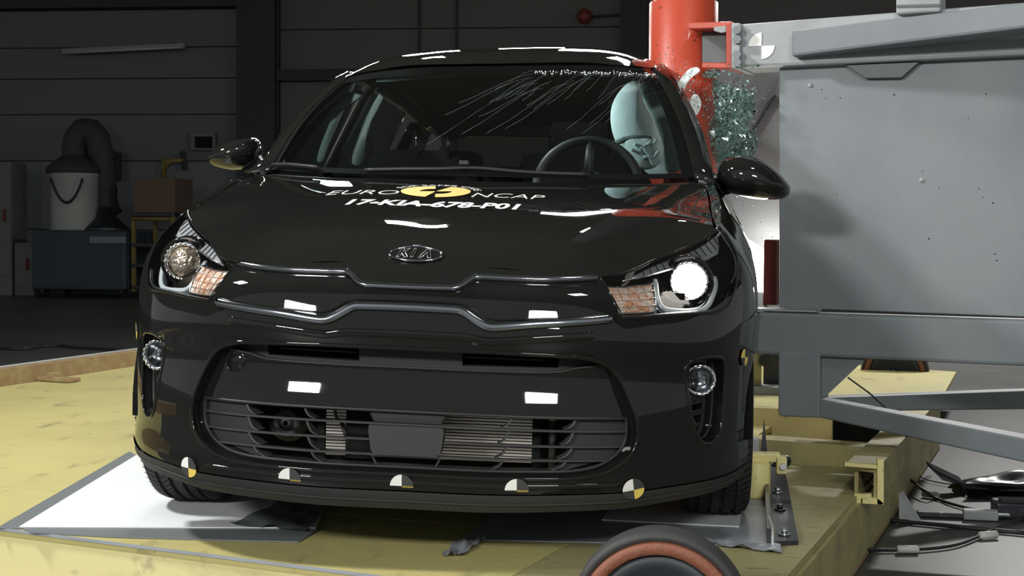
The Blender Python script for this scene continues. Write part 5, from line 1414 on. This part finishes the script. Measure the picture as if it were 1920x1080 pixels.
# seats
def seat(x, y, nm):
    s = empty(nm, (0, 0, 0)); s.parent = car
    b = MB(); b.bbox((x, y - .25, .58), (.50, .52, .16), b=.05); b.build('cushion', M['cab_dark'], s)
    b = MB(); b.bbox((x, y + .08, .86), (.46, .12, .52), Matrix.Rotation(-.18, 3, 'X'), b=.05); b.build('backrest', M['cab_dark'], s); return s
s1 = seat(-.36, 2.2, 'passenger_seat'); s2 = seat(.24, 2.25, 'driver_seat')
for px in (781, 841):
    a_ = cabn(px, 283, 2.26); c2_ = cabn(px, 241, 2.26); b = MB(); b.cyl(a_ - Vector((0, 0, .03)), c2_, .0055, 12); b.build('headrest_post', M['chrome'], s1, label='bare bright headrest post')
b = MB(); b.bbox((.24, 2.36, 1.16), (.24, .09, .17), b=.04); b.build('headrest', M['cab_dark'], s2)
b = MB(); b.bbox((0, 3.58, .985), (1.36, .62, .03), b=.01); b.build('parcel_shelf', M['cab_dark'], car)
b = MB(); b.bbox((0, 3.2, .85), (1.25, .16, .5), Matrix.Rotation(-.2, 3, 'X'), b=.05); b.build('rear_bench', M['cab_dark'], car)
def padded(name, outline, y, thick, m__, parent=car, ydir=None, rings=6, lean=0.0):
    """cushion shaped piece from an outline at depth y; lean tilts depth with height"""
    P = [cabn(px, py, y) for px, py in smooth_loop(outline, 7)]
    c = sum(P, Vector()) / len(P); n = len(P); vs = []
    zc = c.z
    for s_ in (1, -1):
        for k in range(rings):
            t = k / (rings - 1) * math.pi / 2 * .97; sc = math.cos(t); h = math.sin(t)
            for p in P:
                q = c + (p - c) * sc; q.y = y + lean * (p.z - zc) * sc - s_ * thick * h; vs.append(q)
    fs = []
    for s_ in (0, 1):
        o_ = s_ * rings * n
        for k in range(rings - 1):
            for i in range(n):
                j = (i + 1) % n; f = (o_ + k * n + i, o_ + k * n + j, o_ + (k + 1) * n + j, o_ + (k + 1) * n + i); fs.append(f if s_ == 0 else f[::-1])
        fs.append(tuple(o_ + (rings - 1) * n + i for i in range(n)) if s_ == 0 else tuple(o_ + (rings - 1) * n + i for i in range(n))[::-1])
    b = MB(); b.add(vs, fs, True); return b.build(name, m__, parent)
padded('pillar_trim', [(516, 307), (545, 307), (562, 306), (600, 250), (640, 200), (668, 168), (642, 166), (600, 205), (560, 252)], 1.50, .012, M['trim_in'], lean=.9)
padded('pillar_trim', [(594, 302), (606, 302), (622, 250), (636, 208), (630, 208), (610, 250)], 2.25, .01, M['trim_in'])
padded('seat_belt', [(660, 306), (679, 306), (688, 262), (704, 215), (724, 174), (714, 173), (690, 212), (672, 258)], 2.35, .008, M['trim_in'])
padded('sun_visor', [(704, 149), (760, 144), (862, 136), (864, 142), (760, 151), (706, 154)], 1.72, .008, M['trim_in'])
padded('pillar_trim', [(1200, 150), (1232, 154), (1252, 205), (1268, 260), (1277, 312), (1272, 324), (1250, 324), (1246, 285), (1230, 235), (1210, 190)], 1.62, .012, M['trim_in'], lean=.7)
bag = padded('curtain_airbag', [(1172, 160), (1196, 152), (1202, 168), (1207, 190), (1228, 235), (1240, 285), (1236, 305), (1214, 318), (1192, 316), (1160, 276), (1146, 238), (1148, 196)], 1.86, .05, M['airbag'])
padded('airbag_rear_chamber', [(1196, 165), (1212, 175), (1236, 220), (1262, 290), (1258, 322), (1210, 322), (1195, 260)], 1.95, .012, M['airbag'], bag)
padded('bag_lobe', [(1170, 266), (1200, 258), (1226, 262), (1242, 285), (1236, 308), (1210, 318), (1186, 302)], 1.80, .025, M['airbag'], bag)
b = MB(); rr = random.Random(5)
for k in range(9):
    x, y = rr.uniform(1192, 1232), rr.uniform(262, 306); b.tube([cabn(x + 10 * math.cos(k) * t + 3 * math.sin(9 * t), y + 9 * math.sin(2 * k) * t, 1.772) for t in np.linspace(-1, 1, 7)], .007, 6)
b.build('bag_folds', M['airbag'], bag)
b = MB(); b.tube([cabn(px, py, 1.80) for px, py in [(1150, 270), (1170, 262), (1195, 258), (1222, 260)]], [.008, .011, .011, .008], 8); b.build('bag_seam', M['trim_in'], bag)
# rear view mirror and its stem
b = MB(); q = cabn(972, 165, 1.62); b.bbox(q, (.115, .03, .045), Matrix.Rotation(.1, 3, 'Y'), b=.012); mr_ = b.build('rear_view_mirror', M['satin'], car)
b = MB(); b.tube([cabn(930, 160, 1.58), cabn(940, 172, 1.60), cabn(965, 172, 1.62)], [.02, .014, .01], 8); b.tube([cabn(885, 168, 1.60), cabn(930, 174, 1.6), cabn(985, 172, 1.6)], [.006, .012, .006], 8); b.build('mirror_stem', M['trim_in'], mr_)
# wipers
for pts in ([(-.97, .01), (-.85, .02), (-.66, .01)], [(-.43, .0), (-.28, .012), (-.1, .02), (.02, .03), (.2, .012), (.48, .003)]):
    P_, _ = WIND(smooth_loop(pts, .04, closed=False), -.012); b = MB(); b.tube([tuple(p) for p in P_], .006, 8); w = b.build('wiper', M['satin'], car)
P_, _ = WIND([(-.02, .05)], -.02); b = MB(); b.bbox(tuple(P_[0]), (.03, .02, .015), b=.004); b.build('wiper_cap', M['satin'], w)

# ---- door mirrors
def door_mirror(out, y, depth, strip_, foot, lab):
    P = [cabn(px, py, y) for px, py in smooth_loop(out, 5)]; c = sum(P, Vector()) / len(P); n = len(P); vs = []; fs = []
    R_n = 10
    for k in range(R_n):
        t = k / (R_n - 1); sc = math.cos(t * math.pi / 2 * .99) ** .8; h = math.sin(t * math.pi / 2)
        for p in P: q = c + (p - c) * sc; q.y = y - depth * h; vs.append(q)
    for p in P: q = c + (p - c) * .96; q.y = y + .05; vs.append(q)
    for k in range(R_n - 1):
        for i in range(n): j = (i + 1) % n; fs.append((k * n + i, k * n + j, (k + 1) * n + j, (k + 1) * n + i))
    fs.append(tuple((R_n - 1) * n + i for i in range(n)))
    o_ = R_n * n
    for i in range(n): j = (i + 1) % n; fs.append((i, o_ + i, o_ + j, j))
    fs.append(tuple(o_ + i for i in range(n)))
    mr = empty('door_mirror', (0, 0, 0), label=lab); mr.parent = car
    b = MB(); b.add(vs, fs, True); b.build('mirror_shell', M['paint'], mr)
    b = MB(); L_ = []
    for i, (px, py, dd) in enumerate(strip_): L_.append(cabn(px, py, y - dd))
    b.tube(L_, [.002] + [.0045] * (len(L_) - 2) + [.002], 8); b.build('indicator_strip', M['lightguide'], mr)
    b = MB(); b.tube([cabn(px, py, y + dy) for px, py, dy in foot], [.035, .03, .04], 12); b.build('mirror_foot', M['satin'], mr)
    b = MB(); g3 = [c + (p - c) * .86 for p in P]; 
    for q in g3: q.y = y + .053
    b.add(g3, [tuple(range(n))]); b.build('mirror_glass', M['chrome'], mr)
    return mr
door_mirror([(1345, 318), (1354, 302), (1375, 293), (1400, 292), (1430, 302), (1458, 322), (1476, 342), (1482, 353), (1479, 366), (1464, 374), (1430, 374), (1395, 369), (1360, 358), (1346, 342)], 1.36, .11,
            [(1412, 330, .108), (1430, 334, .10), (1455, 341, .085), (1478, 349, .03)], [(1362, 345, .02), (1345, 352, .05), (1325, 350, .1)], 'door mirror on the struck side, drooping')
door_mirror([(392, 298), (398, 286), (416, 273), (440, 264), (465, 259), (484, 261), (489, 275), (484, 296), (470, 312), (440, 319), (412, 315), (396, 308)], 1.36, .10,
            [(393, 296, .02), (400, 295, .055), (410, 298, .075)], [(468, 305, .0), (482, 315, .05), (500, 318, .12)], 'door mirror on the unstruck side')

# ---- wheels; the tyres stand level on the sled although the body leans
Rinv = Matrix.Rotation(-ROLL, 3, 'Y')
def level(v): return Rinv @ Vector(v)
def road_wheel(x, y, front):
    sg = 1 if x > 0 else -1; r = .31; w = .195
    W = empty('wheel', (0, 0, 0)); W.parent = car
    c = Vector((x, y, r + .010)); ax = Vector((sg, 0, 0))
    prof = [(.20, -w * .42), (.25, -w * .5), (.285, -w * .49), (.302, -w * .44), (r - .002, -w * .36)]
    for gx in (-.26, -.09, .09, .26):
        prof += [(r, (gx - .035) * w), (r - .009, (gx - .022) * w), (r - .009, (gx + .022) * w), (r, (gx + .035) * w)]
    prof += [(r - .002, w * .36), (.302, w * .44), (.285, w * .49), (.25, w * .5), (.215, w * .46)]
    b = MB(level); b.lathe(prof, c, ax, 96, smooth=False); ty = b.build('tyre', M['rubber'], W)
    if front:
        b = MB(level)
        for k in range(84):
            a = 2 * math.pi * k / 84
            if math.sin(a) > .3: continue
            for t0, t1, sk in ((-.47, -.31, .05), (-.22, -.13, -.05), (.13, .22, .05), (.31, .47, -.05)):
                P = []
                for tt, aa in ((t0, a - sk * .5), (t1, a + sk * .5)):
                    rr_ = r if abs(tt) < .4 else .301
                    for da in (-.006, .006):
                        P.append(c + ax * (tt * w) + Vector((0, math.cos(aa + da), math.sin(aa + da))) * (rr_ + .0012))
                b.add([P[0], P[1], P[3], P[2]], [(0, 1, 2, 3)])
        b.build('tread_sipes', M['dark'], ty, kind='stuff')
    b = MB(level); b.lathe([(.03, w * .30), (.06, w * .26), (.19, w * .36), (.215, w * .46), (.215, -w * .4)], c, ax, 48); b.build('rim', M['alloy'], W)
    for k in range(5):
        a = 2 * math.pi * k / 5; b = MB(level); d = Vector((0, math.cos(a), math.sin(a)))
        b.tube([c + ax * w * .33 + d * .03, c + ax * w * .40 + d * .195], [.03, .02], 6); b.build('spoke', M['alloy'], W)
for x in (.752, -.752):
    road_wheel(x, .80, True); road_wheel(x, 3.38, False)
for sg in (1, -1):   # arch linings
    for yc in (.80, 3.38):
        b = MB(); vs = []; n = 20
        for i in range(n + 1):
            a = math.radians(-5 + 190 * i / n)
            for xx in (sg * .60, sg * .835): vs.append((xx, yc - .355 * math.cos(a), .31 + .355 * math.sin(a)))
        b.add(vs, [(2 * i, 2 * i + 1, 2 * i + 3, 2 * i + 2) for i in range(n)]); b.build('arch_liner', M['dark'], car)

# ---- flying glass at the pole
rr = random.Random(21); b = MB()
def shard(px, py, y, s):
    c = Vector(RA @ cpt(px, py, y=y)); R_ = Euler((rr.uniform(0, 3), rr.uniform(0, 3), rr.uniform(0, 3))).to_matrix()
    k = rr.choice((3, 4, 5)); P = [R_ @ Vector((math.cos(2 * math.pi * i / k + rr.uniform(-.3, .3)) * s, math.sin(2 * math.pi * i / k) * s * rr.uniform(.6, 1), 0)) + c for i in range(k)]
    b.prism(P, R_ @ Vector((0, 0, .0035)))
for k in range(620):
    x = rr.gauss(1372, 26); y = rr.gauss(235, 50)
    if 120 < y < 320 and 1325 < x < 1440: shard(x, y, rr.uniform(1.55, 1.95), rr.uniform(.0022, .0055))
for k in range(300):
    x = rr.uniform(1225, 1370); y = 110 + (x - 1225) * .55 + rr.gauss(20, 28)
    if y > 40: shard(x, y, rr.uniform(1.5, 1.9), rr.uniform(.0015, .0035))
for k in range(110): shard(rr.uniform(1330, 1455), rr.uniform(110, 480), rr.uniform(1.5, 1.9), rr.uniform(.001, .0025))
o = b.build('glass_spray', M['shard'], kind='stuff'); tag(o, 'cloud of small greenish glass crumbs bursting between the red pole and the door mirror', 'glass')
# the shattered pane still hanging together in sheets
def pane(name, out, y, seed, lab, m__, lean=0.0, amp=.02):
    rnd = random.Random(seed); P = [Vector(RA @ cpt(px, py, y=y)) for px, py in out]
    xs = [p.x for p in P]; zs = [p.z for p in P]; poly = [(p.x, p.z) for p in P]
    V, F = tri(smooth_loop(poly, .012), [], .012); vs = []
    for x, z in V: vs.append((x, y + amp * math.sin(18 * x + 9 * z) + amp * .5 * math.sin(47 * z - 20 * x) + rnd.uniform(-.002, .002) + lean * (z - 1.1), z))
    n = len(vs); vs += [(a, b_ + .003, c) for a, b_, c in vs]; fs = [tuple(f) for f in F] + [tuple(i + n for i in f)[::-1] for f in F]
    return mesh_obj(name, vs, fs, m__, None, label=lab, category='glass')
M['craze'] = glass('crazed_glass', (.62, .76, .73), rough=.1, dirt=.75, dcol=(.30, .42, .40), dscale=90)
pane('shattered_pane', [(1338, 150), (1362, 158), (1395, 168), (1416, 186), (1412, 214), (1404, 238), (1420, 262), (1412, 292), (1378, 300), (1346, 306), (1334, 284), (1330, 240), (1340, 205)], 1.78, 1, 'crazed sheet of shattered green side glass above the drooping door mirror', M['craze'])
for nm, out, lab in (('glass_fragment', [(1268, 170), (1276, 148), (1292, 130), (1308, 126), (1312, 134), (1298, 144), (1286, 160), (1280, 178)], 'long curved pale glass fragment in front of the red pole'),
                     ('glass_fragment', [(1294, 190), (1302, 176), (1312, 184), (1315, 196), (1308, 214), (1300, 216)], 'bright white diamond-shaped fragment in front of the red pole'),
                     ('glass_fragment', [(1318, 140), (1342, 128), (1352, 134), (1340, 146)], 'dark greenish glass fragment right of the pale curved one')):
    pane(nm, out, 1.70, 3, lab, M['shard_w'] if 'green' not in lab else M['craze'], amp=.004)
